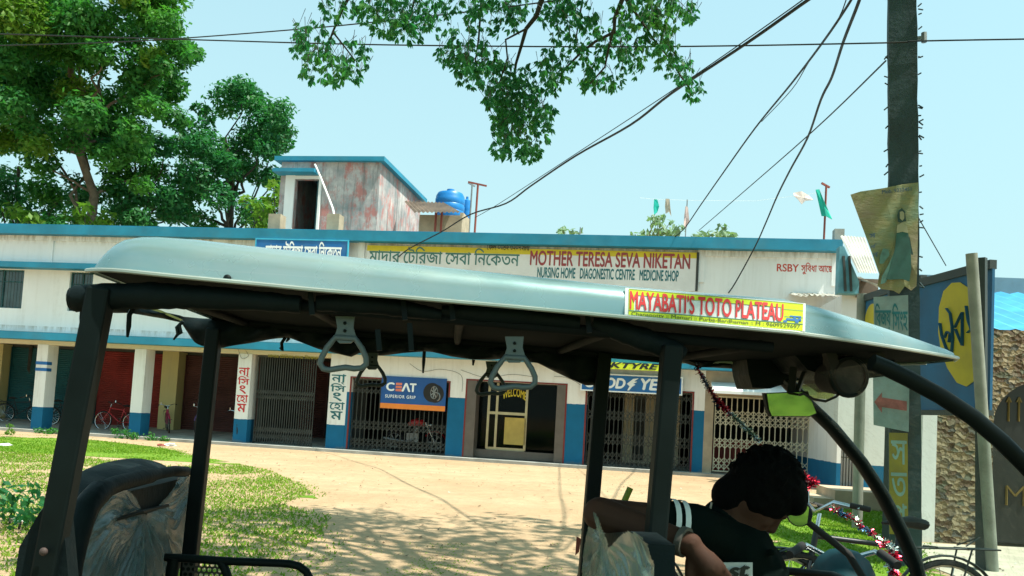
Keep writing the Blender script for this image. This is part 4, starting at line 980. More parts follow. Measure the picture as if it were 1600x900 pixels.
def blobs(px, Z, dz, seed):
    """px clumps (u, v, radius_px, count)"""
    r = random.Random(seed); out = []
    for u, v, rp_, n in px:
        for _ in range(n):
            a = r.uniform(0, 6.283); q = rp_ * math.sqrt(r.random()); z = Z + r.uniform(-dz, dz)
            out.append((tuple(at(u + q * math.cos(a), v + q * math.sin(a), z)), r.uniform(.55, 1.1) * rp_ * .42 * z / FPX + .25))
    return out
# the big left tree
cl = blobs([(60, 50, 90, 12), (190, 40, 70, 8), (250, 75, 45, 5), (60, 150, 80, 9), (170, 140, 65, 7), (230, 190, 45, 4), (40, 250, 60, 5), (270, 100, 35, 4), (95, 330, 40, 2), (-50, 150, 90, 8), (150, -40, 120, 10), (0, -60, 110, 8), (200, 245, 50, 4), (285, 85, 22, 3), (225, 15, 25, 4), (240, 60, 40, 4), (285, 80, 22, 3), (255, 135, 40, 4), (140, 200, 50, 4), (215, 285, 40, 4), (60, 200, 50, 3), (10, 120, 60, 4)], 33, 3.0, 5)
random.Random(4).shuffle(cl)
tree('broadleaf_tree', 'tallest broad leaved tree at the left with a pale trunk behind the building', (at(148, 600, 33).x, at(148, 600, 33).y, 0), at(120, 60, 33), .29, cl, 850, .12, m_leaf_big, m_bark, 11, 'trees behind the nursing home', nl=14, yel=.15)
cl = blobs([(360, 190, 60, 7), (410, 180, 40, 5), (440, 195, 20, 3), (330, 250, 55, 6), (400, 250, 50, 6), (430, 230, 25, 3), (300, 300, 50, 5), (370, 310, 50, 4), (270, 250, 40, 4), (420, 290, 25, 2), (380, 160, 35, 4), (330, 175, 25, 3), (290, 215, 30, 3), (310, 260, 40, 3), (430, 260, 30, 3)], 36, 2.5, 6)
tree('broadleaf_tree', 'rounded dark green tree standing just left of the rooftop room', (at(345, 600, 36).x, at(345, 600, 36).y, 0), at(350, 215, 36), .3, cl, 620, .12, m_leaf_dk, m_bark_dk, 12, 'trees behind the nursing home', nl=12)
cl = blobs([(205, 300, 50, 6), (240, 320, 40, 4), (170, 320, 40, 4), (195, 235, 35, 3), (255, 255, 40, 4), (130, 290, 30, 3), (280, 335, 30, 4), (150, 335, 40, 4)], 35, 2, 8)
tree('broadleaf_tree', 'slim shaded tree between the tallest tree and the rounded one', (at(190, 600, 35.5).x, at(190, 600, 35.5).y, 0), at(195, 235, 35.5), .25, cl, 560, .12, m_leaf_dk, m_bark_dk, 13, 'trees behind the nursing home', nl=10)
cl = blobs([(20, 300, 45, 4), (60, 340, 40, 4), (-40, 320, 60, 5), (0, 225, 35, 2), (30, 335, 50, 5), (100, 320, 40, 4)], 37, 2, 9)
tree('broadleaf_tree', 'sparse dark tree at the far left edge below the tallest crown', (at(25, 600, 37).x, at(25, 600, 37).y, 0), at(30, 260, 37), .22, cl, 430, .12, m_leaf_dk, m_bark_dk, 14, 'trees behind the nursing home', nl=12)
def bush(name, label, px, Z, dz, per, size, mt, seed, group=None):
    cl = blobs(px, Z, dz, seed); b = cl[0][0]; bx = sum(c[0][0] for c in cl) / len(cl); by = sum(c[0][1] for c in cl) / len(cl)
    M = Matrix.Translation((bx, by, 0)); t = thing(name, label, 'bush', M, group); mb = MB()
    for i, (c, r_) in enumerate(cl): limb(mb, (bx + random.uniform(-.2, .2), by, -.05), c, .05 + .002 * Z, .015, seed + i)
    mb.build('stem', m_bark_dk, t); np_mesh('foliage', leaf_cloud(cl, per, size, seed), 4, mt, t); return t
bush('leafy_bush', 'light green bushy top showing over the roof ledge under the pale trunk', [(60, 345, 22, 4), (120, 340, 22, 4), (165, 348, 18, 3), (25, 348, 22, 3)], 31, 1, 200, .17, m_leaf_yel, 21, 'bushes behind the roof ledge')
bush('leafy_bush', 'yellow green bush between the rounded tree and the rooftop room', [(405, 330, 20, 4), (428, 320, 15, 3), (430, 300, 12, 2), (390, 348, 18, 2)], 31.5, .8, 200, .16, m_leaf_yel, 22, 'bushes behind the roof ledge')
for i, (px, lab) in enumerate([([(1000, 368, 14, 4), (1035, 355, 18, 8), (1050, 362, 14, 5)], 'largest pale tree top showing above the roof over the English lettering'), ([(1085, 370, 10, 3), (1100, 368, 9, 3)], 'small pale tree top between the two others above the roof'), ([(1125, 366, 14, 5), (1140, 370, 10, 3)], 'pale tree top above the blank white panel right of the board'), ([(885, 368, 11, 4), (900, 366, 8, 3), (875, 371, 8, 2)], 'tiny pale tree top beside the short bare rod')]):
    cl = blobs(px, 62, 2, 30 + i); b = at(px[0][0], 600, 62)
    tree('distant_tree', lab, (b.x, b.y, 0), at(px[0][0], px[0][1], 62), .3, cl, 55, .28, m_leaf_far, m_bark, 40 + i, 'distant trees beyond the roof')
# the shade tree overhead: hanging sprays in view, the rest of the crown above the frame
tb_ = Vector((6.5, 1.5, 0)); STM = Matrix.Translation(tb_)
sh = thing('shade_tree', 'overhanging tree whose drooping leafy sprays fill the top of the picture', 'tree', STM)
mb = MB(); TP = limb(mb, tb_, (5.6, 1.8, 7.8), .34, .2, 51, 10, .03)
hang = [(488, 60, 36, 24, 1.0), (508, 108, 40, 26, 1.1), (556, 95, 24, 34, .9), (475, 85, 20, 16, 1), (535, 15, 40, 20, .6), (600, 25, 40, 36, 1.2), (640, 40, 32, 28, 1.2), (668, 14, 40, 22, .9), (700, 55, 22, 30, .7), (712, 88, 28, 24, .9), (745, 90, 30, 30, 1.1), (770, 30, 46, 34, .8), (735, 120, 24, 20, .8), (775, 120, 30, 34, 1.3), (800, 150, 44, 30, 1.7), (790, 190, 26, 34, 1.7), (812, 190, 34, 34, 1.8), (800, 232, 36, 18, 1.5), (832, 240, 14, 20, 1.2), (846, 200, 16, 24, .9), (838, 120, 28, 24, 1.0), (862, 120, 20, 36, .7), (858, 172, 16, 10, .8), (890, 30, 44, 34, 1.0), (880, 80, 40, 30, .6), (930, 75, 28, 34, .7), (905, 120, 28, 26, .8), (935, 130, 26, 18, .7), (965, 60, 34, 36, .8), (985, 100, 24, 26, .7), (965, 128, 14, 16, .8), (1000, 20, 50, 26, 1.1), (1050, 22, 40, 26, 1.3), (1020, 60, 30, 28, .9), (1045, 85, 24, 24, .9), (1060, 112, 22, 24, 1.0), (1085, 140, 16, 18, 1.0), (835, 10, 60, 20, .7), (720, 8, 50, 16, .7)]
r = np.random.default_rng(77); LV = []
def frond(p, s):
    """drooping compound leaf: a fan of oblong leaflets"""
    k_ = r.integers(5, 10); az = r.uniform(0, 2 * np.pi); s = s * r.uniform(.7, 1.3)
    if r.random() < .45: q = Vector(p); mb.tube([q, q + Vector((r.normal(0, .05), r.normal(0, .05), r.uniform(.06, .16)))], [.0025, .004], 3, cap=False)
    for i in range(k_):
        a = az + (i - k_ / 2) * (2.1 / k_) * r.uniform(.8, 1.2); el = -r.uniform(.5, 1.35)
        d = np.array([np.cos(a) * np.cos(el), np.sin(a) * np.cos(el), np.sin(el)]); w = np.cross(d, r.normal(size=3)); w /= np.linalg.norm(w); L = s * r.uniform(.75, 1.2)
        b = p + d * L * .12; LV.extend([b, b + d * L * .6 + w * L * .19, b + d * L, b + d * L * .6 - w * L * .19])
for (u, v, rx, ry, den) in hang:
    n = int(den * rx * ry / 16) + 4; zc = r.uniform(8.6, 10.2)
    for _ in range(n):
        a = r.uniform(0, 2 * np.pi); q = np.sqrt(r.random()); z = zc + r.normal(0, .35)
        frond(np.array(at(u + rx * q * math.cos(a), v + ry * q * math.sin(a) - 5, z)), .074)
def twig(px, Z, r0, r1=.008):
    P = [at(u, v, Z + .1 * i) for i, (u, v) in enumerate(px)]; mb.tube(P, [r0 + (r1 - r0) * i / (len(P) - 1) for i in range(len(P))], 6)
twig([(560, -70), (548, -10), (535, 15), (520, 50), (505, 90)], 9.4, .025); twig([(520, 50), (540, 75), (555, 95)], 9.5, .012)
twig([(860, -80), (848, -5), (838, 25), (822, 45), (815, 70), (806, 100), (800, 150), (800, 220)], 9.3, .035); twig([(822, 45), (790, 62), (793, 92), (780, 130)], 9.4, .014)
twig([(985, -80), (972, 0), (960, 30), (960, 50), (930, 65), (905, 85), (885, 105), (862, 130)], 9.2, .03); twig([(960, 40), (950, 80), (945, 105), (920, 133)], 9.2, .015)
twig([(975, -5), (1000, 30), (1020, 60), (1045, 90), (1078, 140)], 9.4, .018); twig([(640, -70), (650, -10), (640, 30)], 9.6, .02); twig([(760, -60), (752, 0), (748, 60), (742, 100)], 9.6, .018)
twig([(920, -60), (910, 0), (900, 60)], 9.5, .015)
for i, q in enumerate([at(560, -70, 9.4), at(860, -80, 9.3), at(985, -80, 9.2), at(640, -70, 9.6), at(760, -60, 9.6), at(920, -60, 9.5)]): limb(mb, TP[7 + i % 3], q, .09, .03, 60 + i, 9, .05)
cr = []; rr_ = random.Random(15)
while len(cr) < 175:
    x, y_ = rr_.uniform(-7.5, 11), rr_.uniform(-7.5, 9.5); z = max(6.3, .52 * max(y_, 0) + 3.4) + rr_.uniform(0, 2.6)
    if ((x - 2) / 9.5) ** 2 + ((y_ - .5) / 9) ** 2 < 1: cr.append(((x, y_, z), rr_.uniform(.6, 1.25)))
for i, (c, _) in enumerate(cr[::5]): limb(mb, TP[6 + i % 4], c, .1, .02, 80 + i, 8, .05)
mb.build('trunk', m_bark_dk, sh, smooth=60)
# small gaps in the crown let flecks of sun through to the rickshaw roof
def gaps(V, targets):
    c = V.reshape(-1, 4, 3).mean(1); keep = np.ones(len(c), bool); sd_ = np.array(sdir)
    for p, rad in targets:
        w = c - np.array(p); t = w @ sd_; keep &= ~((np.linalg.norm(w - t[:, None] * sd_, axis=1) < rad) & (t > 0))
    return V.reshape(-1, 4, 3)[keep].reshape(-1, 3)
TG = [(at(u, v, z), r_ * 1.7) for u, v, z, r_ in ((232, 368, 1.95, .20), (262, 374, 1.97, .16), (545, 398, 1.97, .14), (625, 412, 1.97, .20), (640, 440, 1.95, .13), (880, 440, 1.98, .24), (905, 452, 1.96, .20), (1085, 456, 2.0, .16), (1380, 520, 2.1, .15), (760, 425, 2.1, .13))]
np_mesh('hanging_spray', gaps(np.array(LV), TG), 4, m_leaf_hang, sh)
np_mesh('crown', gaps(leaf_cloud(cr, 130, .13, 16), TG), 4, m_leaf_hang, sh)
# the verge behind the viewpoint, seen only in mirrors
mb = MB(); vp = dense([(-14, -2.5), (14, -2.5), (14, -40), (-14, -40)], .8, .3); V = [Vector((x, y_, .004)) for x, y_ in vp]; mb.v = V
mb.f = [f if (V[f[1]] - V[f[0]]).cross(V[f[2]] - V[f[0]]).z > 0 else f[::-1] for f in (tuple(t) for t in tessellate_polygon([V]))]; mb.mi = [0] * len(mb.f)
mb.build('lawn', m_lawn, kind='structure')
# ground plants
cl = [((gnd(10, 860).x + random.uniform(-.9, .5), gnd(10, 830).y + random.uniform(-.7, 1.3), random.uniform(.1, .34)), random.uniform(.2, .36)) for _ in range(22)]
M = Matrix.Translation((cl[0][0][0], cl[0][0][1], 0)); t = thing('leafy_bush', 'low dark green weeds growing at the lower left edge of the lawn', 'bush', M); mb = MB()
for i, (c, _) in enumerate(cl): limb(mb, (c[0], c[1], -.02), c, .012, .005, i)
mb.build('stem', m_bark_dk, t); np_mesh('foliage', leaf_cloud(cl, 900, .05, 3), 4, m_leaf_dk, t)
# weeds along the plinth, leaves and litter
def weed(s, dep, h, n, label, seed):
    M = FM @ Matrix.Translation((s, dep, 0)); t = thing('weed_clump', label, 'weeds', M, 'weeds along the plinth'); r_ = random.Random(seed)
    cl = [(tuple(M @ Vector((r_.uniform(-.5, .5), r_.uniform(-.15, .15), r_.uniform(.03, h)))), r_.uniform(.1, .2)) for _ in range(n)]
    np_mesh('leaves', leaf_cloud(cl, 1500, .05, seed), 4, m_leaf_big, t)
weed(fs(220, 676), -.6, .25, 8, 'weeds at the foot of the second pillar from the left', 1); weed(fs(255, 681), -.6, .12, 6, 'low weeds right of the second pillar', 2); weed(fs(95, 672), -.6, .12, 6, 'low weeds along the plinth beside the first pillar', 3)
p = gnd(15, 682); M = Matrix.Translation(p); t = thing('weed_clump', 'single upright weed on the lawn edge at far left', 'weeds', M); np_mesh('leaves', leaf_cloud([((p.x, p.y, .12), .14), ((p.x, p.y, .3), .1)], 2500, .05, 8), 4, m_leaf_yel, t)
r = np.random.default_rng(5); n = 1500; LT = []
xs = r.uniform(-9, 7, n); ys = 5 + 18 * r.random(n) ** 1.5
for x, y_ in zip(xs, ys):
    s = r.uniform(.012, .04); a = r.uniform(0, 6.28); c, s_ = math.cos(a) * s, math.sin(a) * s; z = .012
    LT += [(x - c, y_ - s_, z), (x + s_ * .5, y_ - c * .5, z + r.uniform(0, .01)), (x + c, y_ + s_, z + r.uniform(0, .02)), (x - s_ * .5, y_ + c * .5, z + r.uniform(0, .01))]
def litter_mat():
    k = NT('dry_leaf'); c = k.ramp(k.noise(1.3, 2), [(.35, (.03, .02, .012)), (.5, (.12, .07, .03)), (.62, (.22, .15, .07)), (.72, (.5, .48, .44))]); return k.fin(c, .9)
o = np_mesh('fallen_leaves', np.array(LT), 4, litter_mat()); tag(o, 'dry leaves and crumbs scattered over the dirt yard', 'leaves'); o['kind'] = 'stuff'
m_paper = mat('crumpled_white_plastic', (.7, .7, .68), .6)
for i, (u, v, s, mt, lab) in enumerate([(265, 697, .16, m_paper, 'white scrap of plastic on the lawn edge between the rear posts'), (252, 697, .12, m_rust, 'reddish brown scrap lying beside the white one on the dirt'), (425, 698, .2, m_paper, 'pale stone chip lying before the half open gate'), (585, 707, .2, m_paper, 'pale flat scrap on the plinth edge under the tyre sign'), (10, 697, .14, m_paper, 'white scrap on the lawn at the far left'), (30, 815, .09, m_wpipe, 'small pale wrapper among the weeds at the lower left')]):
    p = gnd(u, v); rgq = random.Random(i); mb = MB(); mb.ball((0, 0, s * .22), s, s * .6, s * .25, 9, 5); mb.v = [q + Vector((rgq.uniform(-.3, .3), rgq.uniform(-.3, .3), rgq.uniform(-.1, .1))) * s for q in mb.v]
    mb.v = [Vector((q.x, q.y, max(q.z, .005))) for q in mb.v]; M = Matrix.Translation(p); mb.v = [M @ q for q in mb.v]; o = mb.build('litter_scrap', mt); tag(o, lab, 'litter')
# ------------------------------------------------------------------ electric rickshaw
TM = Matrix.Translation((0, 1.9, 0)) @ Matrix.Rotation(R_(4), 4, 'Z')
def tp(u, v, d): return hit(u, v, TM, 1, d)
def tx(u, v, x): return hit(u, v, TM, 0, x)
toto = thing('electric_rickshaw', 'open sided electric rickshaw with silver teal roof parked across the foreground', 'rickshaw', TM)
YC, W0 = .55, .55
def interp(x, T):
    if x <= T[0][0]: return T[0][1]
    for (a, p), (b, q) in zip(T, T[1:]):
        if x <= b: return p + (q - p) * (x - a) / (b - a)
    return T[-1][1]
low = [tp(u, v, 0) for u, v in ((121.6, 417.5), (301, 436), (440, 449), (488, 454), (780, 478.7), (900, 490), (976, 497), (1260, 523))]
tip = tp(1484, 564, .5)
ZL = [(p.x, p.z) for p in low] + [(tip.x, tip.z)]
top = [tp(u, v, .03) for u, v in ((141, 417), (146, 405), (153, 393), (163, 382), (176, 373), (192, 367), (215, 364), (240, 364), (300, 368), (400, 380), (540, 395), (667, 410), (774, 421), (900, 434), (972, 442), (1100, 453), (1232, 463))]
HT = [(p.x, p.z - interp(p.x, ZL)) for p in top]
xc, xr, xt = HT[-1][0], low[0].x, tip.x
HT += [(xc + .1, HT[-1][1] * .94), (xt - .06, .032), (xt, .004)]
def halfw(x):
    if x < xr + .12: return W0 - .06 * (1 - (x - xr) / .12) ** 2
    if x < xc: return W0
    f = (x - xc) / (xt - xc); return W0 * (1 - .80 * f ** 1.15) if f < .96 else W0 * (.235 - 3.2 * (f - .96))
xs = sorted(set([xr] + [p[0] for p in HT[:9]] + list(np.linspace(HT[8][0], xc, 16)) + list(np.linspace(xc, xt, 18))))
mb = MB(); rings = []
for x in xs:
    w, z, h = halfw(x), interp(x, ZL), max(.002, interp(x, HT)) if x >= HT[0][0] else .002
    half = [(-(w + .016), -.002), (-(w + .016), .006), (-(w - .002), .009), (-(w - .003), .009 + (h - .009) * .35), (-(w - .009), .009 + (h - .009) * .58), (-(w - .020), h * .78), (-(w - .036), h * .90), (-(w - .060), h * .97), (-(w - .11), h + .003), (-w * .5, h + min(.02, h * .2))]
    if h < .02: half = [(a, min(b, h)) for a, b in half]
    rings.append([Vector((x, YC + a, z + b)) for a, b in half] + [Vector((x, YC - a, z + b)) for a, b in half[::-1]])
n = len(rings[0]); P = [p for g in rings for p in g]
fs_ = [(i * n + k, (i + 1) * n + k, (i + 1) * n + k + 1, i * n + k + 1) for i in range(len(rings) - 1) for k in range(n - 1)]
fs_ += [tuple(range(n))[::-1], tuple(range((len(rings) - 1) * n, len(rings) * n))]
mb._add(P, fs_)
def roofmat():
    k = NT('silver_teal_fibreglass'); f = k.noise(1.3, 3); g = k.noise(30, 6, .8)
    col = k.mix(k.ramp(f, [(.3, (0, 0, 0)), (.7, (1, 1, 1))]), (.20, .34, .36), (.32, .44, .44)); col = k.mix(k.ramp(k.noise(2.2, 6, .65, (.8, 2, 2)), [(.45, (0, 0, 0)), (.72, (.75, .75, .75))]), col, (.44, .47, .44)); col = k.mix(k.ramp(g, [(.6, (0, 0, 0)), (.8, (.4, .4, .4))]), col, (.30, .28, .22)); scr = k.noise(2.0, 2, .5, (.4, 14, 60)); col = k.mix(k.ramp(scr, [(.66, (0, 0, 0)), (.72, (.3, .3, .3))]), col, (.5, .52, .5))  # large pale patches paint blotchy light into the roof colour
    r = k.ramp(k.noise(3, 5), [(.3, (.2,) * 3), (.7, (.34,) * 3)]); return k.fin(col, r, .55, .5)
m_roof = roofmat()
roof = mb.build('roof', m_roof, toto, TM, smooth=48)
# drip edge and its dark gasket
mb = MB(); mb.tube([Vector((x, YC - halfw(x) - .016, interp(x, ZL))) for x in xs], .005, 6); mb.tube([Vector((x, YC + halfw(x) + .016, interp(x, ZL))) for x in xs], .005, 6)
mb.build('drip_edge', mat('pale_edge_metal', (.42, .46, .42), .4, .5), roof, TM, smooth=50)
mb = MB(); p = tp(355, 435, -.006); mb.ball(p, .009, .006, .009); mb.build('rivet', m_black, roof, TM, smooth=60)
# liner
mb = MB(); mb._add([Vector((x, YC + s * (halfw(x) - .01), interp(x, ZL) + .004)) for x in xs for s in (-1, 1)], [(2 * i, 2 * i + 1, 2 * i + 3, 2 * i + 2) for i in range(len(xs) - 1)])
m_rex = mat('black_rexine', (.004, .009, .010), .6, 0, var=.35, scale=5, bump=.3, spec=.12)
mb.build('roof_liner', mat('black_liner_cloth', (.008, .012, .013), .95, spec=.05), toto, TM)
# decal
yd = -.012
D = [tp(u, v, d_) for u, v, d_ in ((977, 449.5, .013), (1259, 474, .013), (1258, 518, -.009), (976, 496.5, -.009))]
def dq(a, b): return (D[0] * (1 - a) + D[1] * a) * (1 - b) + (D[3] * (1 - a) + D[2] * a) * b
mb = MB(); mb.prism(D, (0, .004, 0)); dec = mb.build('decal', mat('white_sticker', (.62, .64, .64), .35), roof, TM)
def dpatch(a0, b0, a1, b1, o): mb.quad(*[dq(a, b) + Vector((0, -o, 0)) for a, b in ((a0, b1), (a1, b1), (a1, b0), (a0, b0))])
mb = MB(); dpatch(.02, .03, .985, .22, .0012); dpatch(.02, .75, .985, .985, .0012); dpatch(.02, .22, .05, .75, .0012); dpatch(.86, .22, .985, .75, .0012)
mb.build('lime_band', mat('lime_sticker', (.50, .60, .015), .35, var=.06), dec, TM)
mb = MB(); dpatch(.02, .74, .985, .765, .002); dpatch(.02, .025, .985, .04, .002); dpatch(.87, .27, .985, .285, .002); dpatch(.88, .52, .985, .535, .002)
mb.build('rule_line', m_green_txt, dec, TM)
def dtext(body, a0, b0, a1, b1, o, **k): mb.text(body, dq(a0, b0), dq(a1, b0), dq(a1, b1), dq(a0, b1), o, **k)
mb = MB(); dtext('MAYABATI’S TOTO PLATEAU', .025, .09, .875, .72, .0022, bold=.026); mb.build('lettering', m_red_txt, dec, TM)
mb = MB(); dtext('Chanapotty :: Memari :: Purba-Bardhaman :: M : 9609529697', .035, .79, .97, .955, .0022, bold=.008); mb.build('small_lettering', mat('olive_lettering', (.07, .10, .01), .5), dec, TM)
mb = MB(); dpatch(.89, .58, .975, .66, .0024); dpatch(.91, .48, .975, .53, .0024); dpatch(.93, .53, .945, .6, .0024); dpatch(.96, .5, .972, .66, .0024); dpatch(.875, .66, .895, .73, .0024); dpatch(.94, .66, .96, .72, .0024); mb.build('vehicle_picture', m_blue_sign, dec, TM)
# frame under the roof
def zl(x): return interp(x, ZL)
mb = MB()
for d, dz_ in ((.07, -.03), (1.03, .0)): mb.tube([(x, d, zl(x) + dz_) for x in np.linspace(xr + .08, xc - .02, 8)], .014, 8)
for x in np.linspace(xr + .12, xc - .05, 5): mb.tube([(x, .07, zl(x) - .025), (x, 1.03, zl(x) - .005)], .012, 8)
for x in np.linspace(xr + .2, xc - .1, 3): pass
mb.build('roof_frame', mat('dull_black_tube', (.007, .01, .011), .8, spec=.1), toto, TM, smooth=50)
# posts: (top px, bottom px, side)
def tpost(ut, vt, ub, vb, d, w, h, zbot=.32, lab=None):
    a, b = tp(ut, vt, d), tp(ub, vb, d); dirv = (b - a); b2 = a + dirv * ((zbot - a.z) / dirv.z); a2 = a - dirv * (.05 / abs(dirv.z))
    mb = MB(); mb.bar(a2, b2, h, w, (1, 0, 0)); o = mb.build('post', m_black, toto, TM, label=lab)
    bv = o.modifiers.new('b', 'BEVEL'); bv.width = .006; bv.segments = 2
    return a, b2
pr_n = tpost(153, 484, 111, 700, .035, .052, .05, lab='thick raked rear post on the near side'); pr_f = tpost(333, 536, 306, 790, 1.03, .048, .05)
pm_f = tpost(942, 572, 925, 780, 1.03, .05, .05); pm_n = tpost(1047, 572, 1019, 900, .035, .045, .05)
# near rolled-up curtain
def roll(name, px, d, lab=None, sq=1.0):
    P = [tp(u, v, d) for u, v, r in px]; rr = [r * 1.93 / FPX for u, v, r in px]; Q = []; S = []
    rg = random.Random(len(px) + px[0][0])
    for i in range(len(P) - 1):
        for k_ in range(6): s = k_ / 6; Q.append(P[i].lerp(P[i + 1], s)); S.append((rr[i] + (rr[i + 1] - rr[i]) * s) * rg.uniform(.94, 1.05))
    Q.append(P[-1]); S.append(rr[-1]); mb = MB(); mb.tube(Q, S, 14); return mb.build(name, m_rex, toto, TM, smooth=60, label=lab)
roll('rolled_curtain', [(111, 467, 17), (118, 467, 20), (160, 464, 21), (230, 462, 21), (300, 464, 19), (400, 470, 16), (470, 476, 14)], .05, 'rolled black curtain sticking out past the rear post')
roll('rolled_curtain', [(495, 474, 12), (540, 474, 15), (600, 478, 15), (650, 486, 13), (690, 492, 8)], .055)
roll('rolled_curtain', [(690, 486, 9), (740, 489, 14), (820, 494, 14), (870, 500, 12), (905, 505, 10)], .06)
roll('rolled_curtain', [(925, 505, 10), (960, 515, 17), (1010, 532, 19), (1055, 548, 18), (1068, 556, 12)], .07, 'slanting rolled curtain ending at the middle post')
# the far curtain bunched up under the roof edge, hanging in scallops
bot = [(165, 478), (200, 478), (225, 483), (258, 493), (284, 503), (292, 518), (302, 534), (314, 541), (345, 544), (385, 537), (437, 528), (452, 528), (475, 537), (498, 546), (548, 558), (560, 552), (594, 556), (630, 552), (664, 549), (674, 550), (705, 557), (737, 562), (770, 562), (800, 560), (841, 568), (862, 578), (890, 592), (916, 603), (936, 602), (944, 560), (950, 541), (990, 540), (1040, 541), (1066, 556), (1090, 573), (1120, 572), (1168, 578)]
DF = 1.06; bp_ = [tp(u, v, DF) for u, v in bot]; BZ = [(p.x, p.z) for p in bp_]
mb = MB(); ring = []; X = np.linspace(BZ[0][0], BZ[-1][0], 170)
for i, x in enumerate(X):
    zb_ = interp(x, BZ); zt = interp(x, ZL) + .003; zm = (zb_ + zt) / 2; hh = max(.012, (zt - zb_) / 2); bul = .035 + .010 * math.sin(x * 31) + .006 * math.sin(x * 77)
    ring.append([Vector((x, DF + bul * math.cos(a) + .008 * math.sin(x * 53 + 3 * a), zm + hh * math.sin(a))) for a in np.linspace(0, 2 * math.pi, 15)[:-1]])
n = 14; mb._add([p for g in ring for p in g], [(i * n + k, i * n + (k + 1) % n, (i + 1) * n + (k + 1) % n, (i + 1) * n + k) for i in range(len(ring) - 1) for k in range(n)] + [tuple(range(n))[::-1], tuple(range((len(ring) - 1) * n, len(ring) * n))])
mb.build('far_curtain', m_rex, toto, TM, smooth=60, label='black far side curtain bunched in scallops')
mb = MB(); e = [tp(u, v, DF - .045) for u, v in ((226, 481), (250, 488), (286, 503), (284, 499), (252, 485), (232, 479))]; mb.prism(e, (0, .004, 0)); mb.build('curtain_lining', mat('yellowed_lining', (.30, .28, .10), .8, var=.4, scale=30), toto, TM)
# straps round the rolls and loose strings
mb = MB()
for u, v0, v1 in ((485, 455, 492), (630, 470, 500), (705, 476, 500), (918, 492, 520), (590, 515, 548), (640, 505, 548)):
    mb = MB(); a, b = tp(u, v0, .035), tp(u + 3, v1, .03); mb.bar(a, b, .012, .004, (0, 1, 0)); mb.build('curtain_strap', m_black, toto, TM)
for px, d in (([(209, 480), (202, 492), (201, 510), (199, 527)], .08), ([(286, 502), (276, 512), (278, 522), (271, 531)], .9), ([(280, 508), (283, 520), (276, 524)], .9), ([(129, 486), (128, 496), (126, 503)], .06), ([(446, 527), (440, 536), (441, 548), (437, 543)], 1.0), ([(452, 528), (447, 534)], 1.0), ([(663, 549), (662, 565), (661, 583)], 1.0), ([(740, 562), (739, 571)], 1.0)):
    mb = MB(); mb.tube([tp(u, v, d) for u, v in px], [.006] * (len(px) - 1) + [.003], 6); mb.build('tie_string', m_black, toto, TM)
# grab handles
RING = [(524, 527), (511, 543), (503, 558), (500, 568), (505, 576), (514, 578), (526, 576), (540, 574), (553, 576), (565, 575), (572, 569), (572, 559), (566, 545), (555, 529)]
m_grip = mat('grey_plastic_grip', (.085, .115, .125), .45, var=.15); m_grip2 = mat('dark_plastic_grip', (.02, .03, .03), .5)
def handle(cx, cy, s, d, mt, lab):
    f = lambda u, v: tp(cx + (u - 537) * s, cy + (v - 553) * s, d); k_ = (1.93 + d) / FPX * s
    mb = MB(); mb.tube([f(u, v) for u, v in RING], 4.6 * k_, 8, closed=True); mb.prism([f(u, v) for u, v in ((524, 494), (554, 494), (552, 512), (557, 528), (548, 536), (530, 536), (522, 528), (527, 512))], (0, .012, 0))
    h = mb.build('grab_handle', mt, toto, TM, smooth=50, label=lab)
    mb = MB()
    for v in (505, 517): mb.ball(f(539, v) + Vector((0, -.002, 0)), 2.6 * k_)
    mb.build('screw', m_black, h, TM, smooth=60)
handle(537, 553, 1, .10, m_grip, 'pale grey near handle toward the rear'); handle(802, 583, .97, .10, m_grip, 'pale grey near handle toward the front')
handle(580, 588, .62, .98, m_grip2, 'dark far handle toward the rear'); handle(767, 601, .62, .98, m_grip2, 'dark far handle toward the front')
# windscreen arch
nt_px = [(1362, 566), (1385, 575), (1420, 592), (1470, 619), (1520, 652), (1565, 690), (1605, 730), (1645, 775)]
NP = [tp(u, v, .06) for u, v in nt_px]; NP += [Vector((NP[-1].x + .12, .06, NP[-1].z - .28)), Vector((NP[-1].x + .17, .06, .42))]
mb = MB(); mb.tube(NP, .021, 12); mb.build('windscreen_pillar', m_black, toto, TM, smooth=50)
ft_px = [(1225, 592), (1262, 632), (1300, 668), (1345, 722), (1378, 772), (1408, 830), (1430, 880), (1438, 915)]
FP_ = [tp(u, v, 1.04) for u, v in ft_px]; FP_ += [Vector((FP_[-1].x + .03, 1.04, .42))]
mb = MB(); mb.tube(FP_, .037, 12, flat=.6, up=(0, 1, 0)); mb.build('windscreen_pillar', m_black, toto, TM, smooth=50, label='broad dark far windscreen pillar')
def resample(P, n):
    L = [0]
    for a, b in zip(P, P[1:]): L.append(L[-1] + (b - a).length)
    out = []
    for t in np.linspace(0, L[-1], n):
        for i in range(len(P) - 1):
            if t <= L[i + 1] + 1e-9: out.append(P[i].lerp(P[i + 1], (t - L[i]) / (L[i + 1] - L[i]))); break
    return out
A_, B_ = resample(NP, 20), resample(FP_, 20); mb = MB()
for i in range(19): mb.quad(A_[i], A_[i + 1], B_[i + 1], B_[i])
mb.build('windscreen', glassy('dusty_windscreen', (.80, .88, .85), .94, .25, .22), toto, TM, smooth=60)
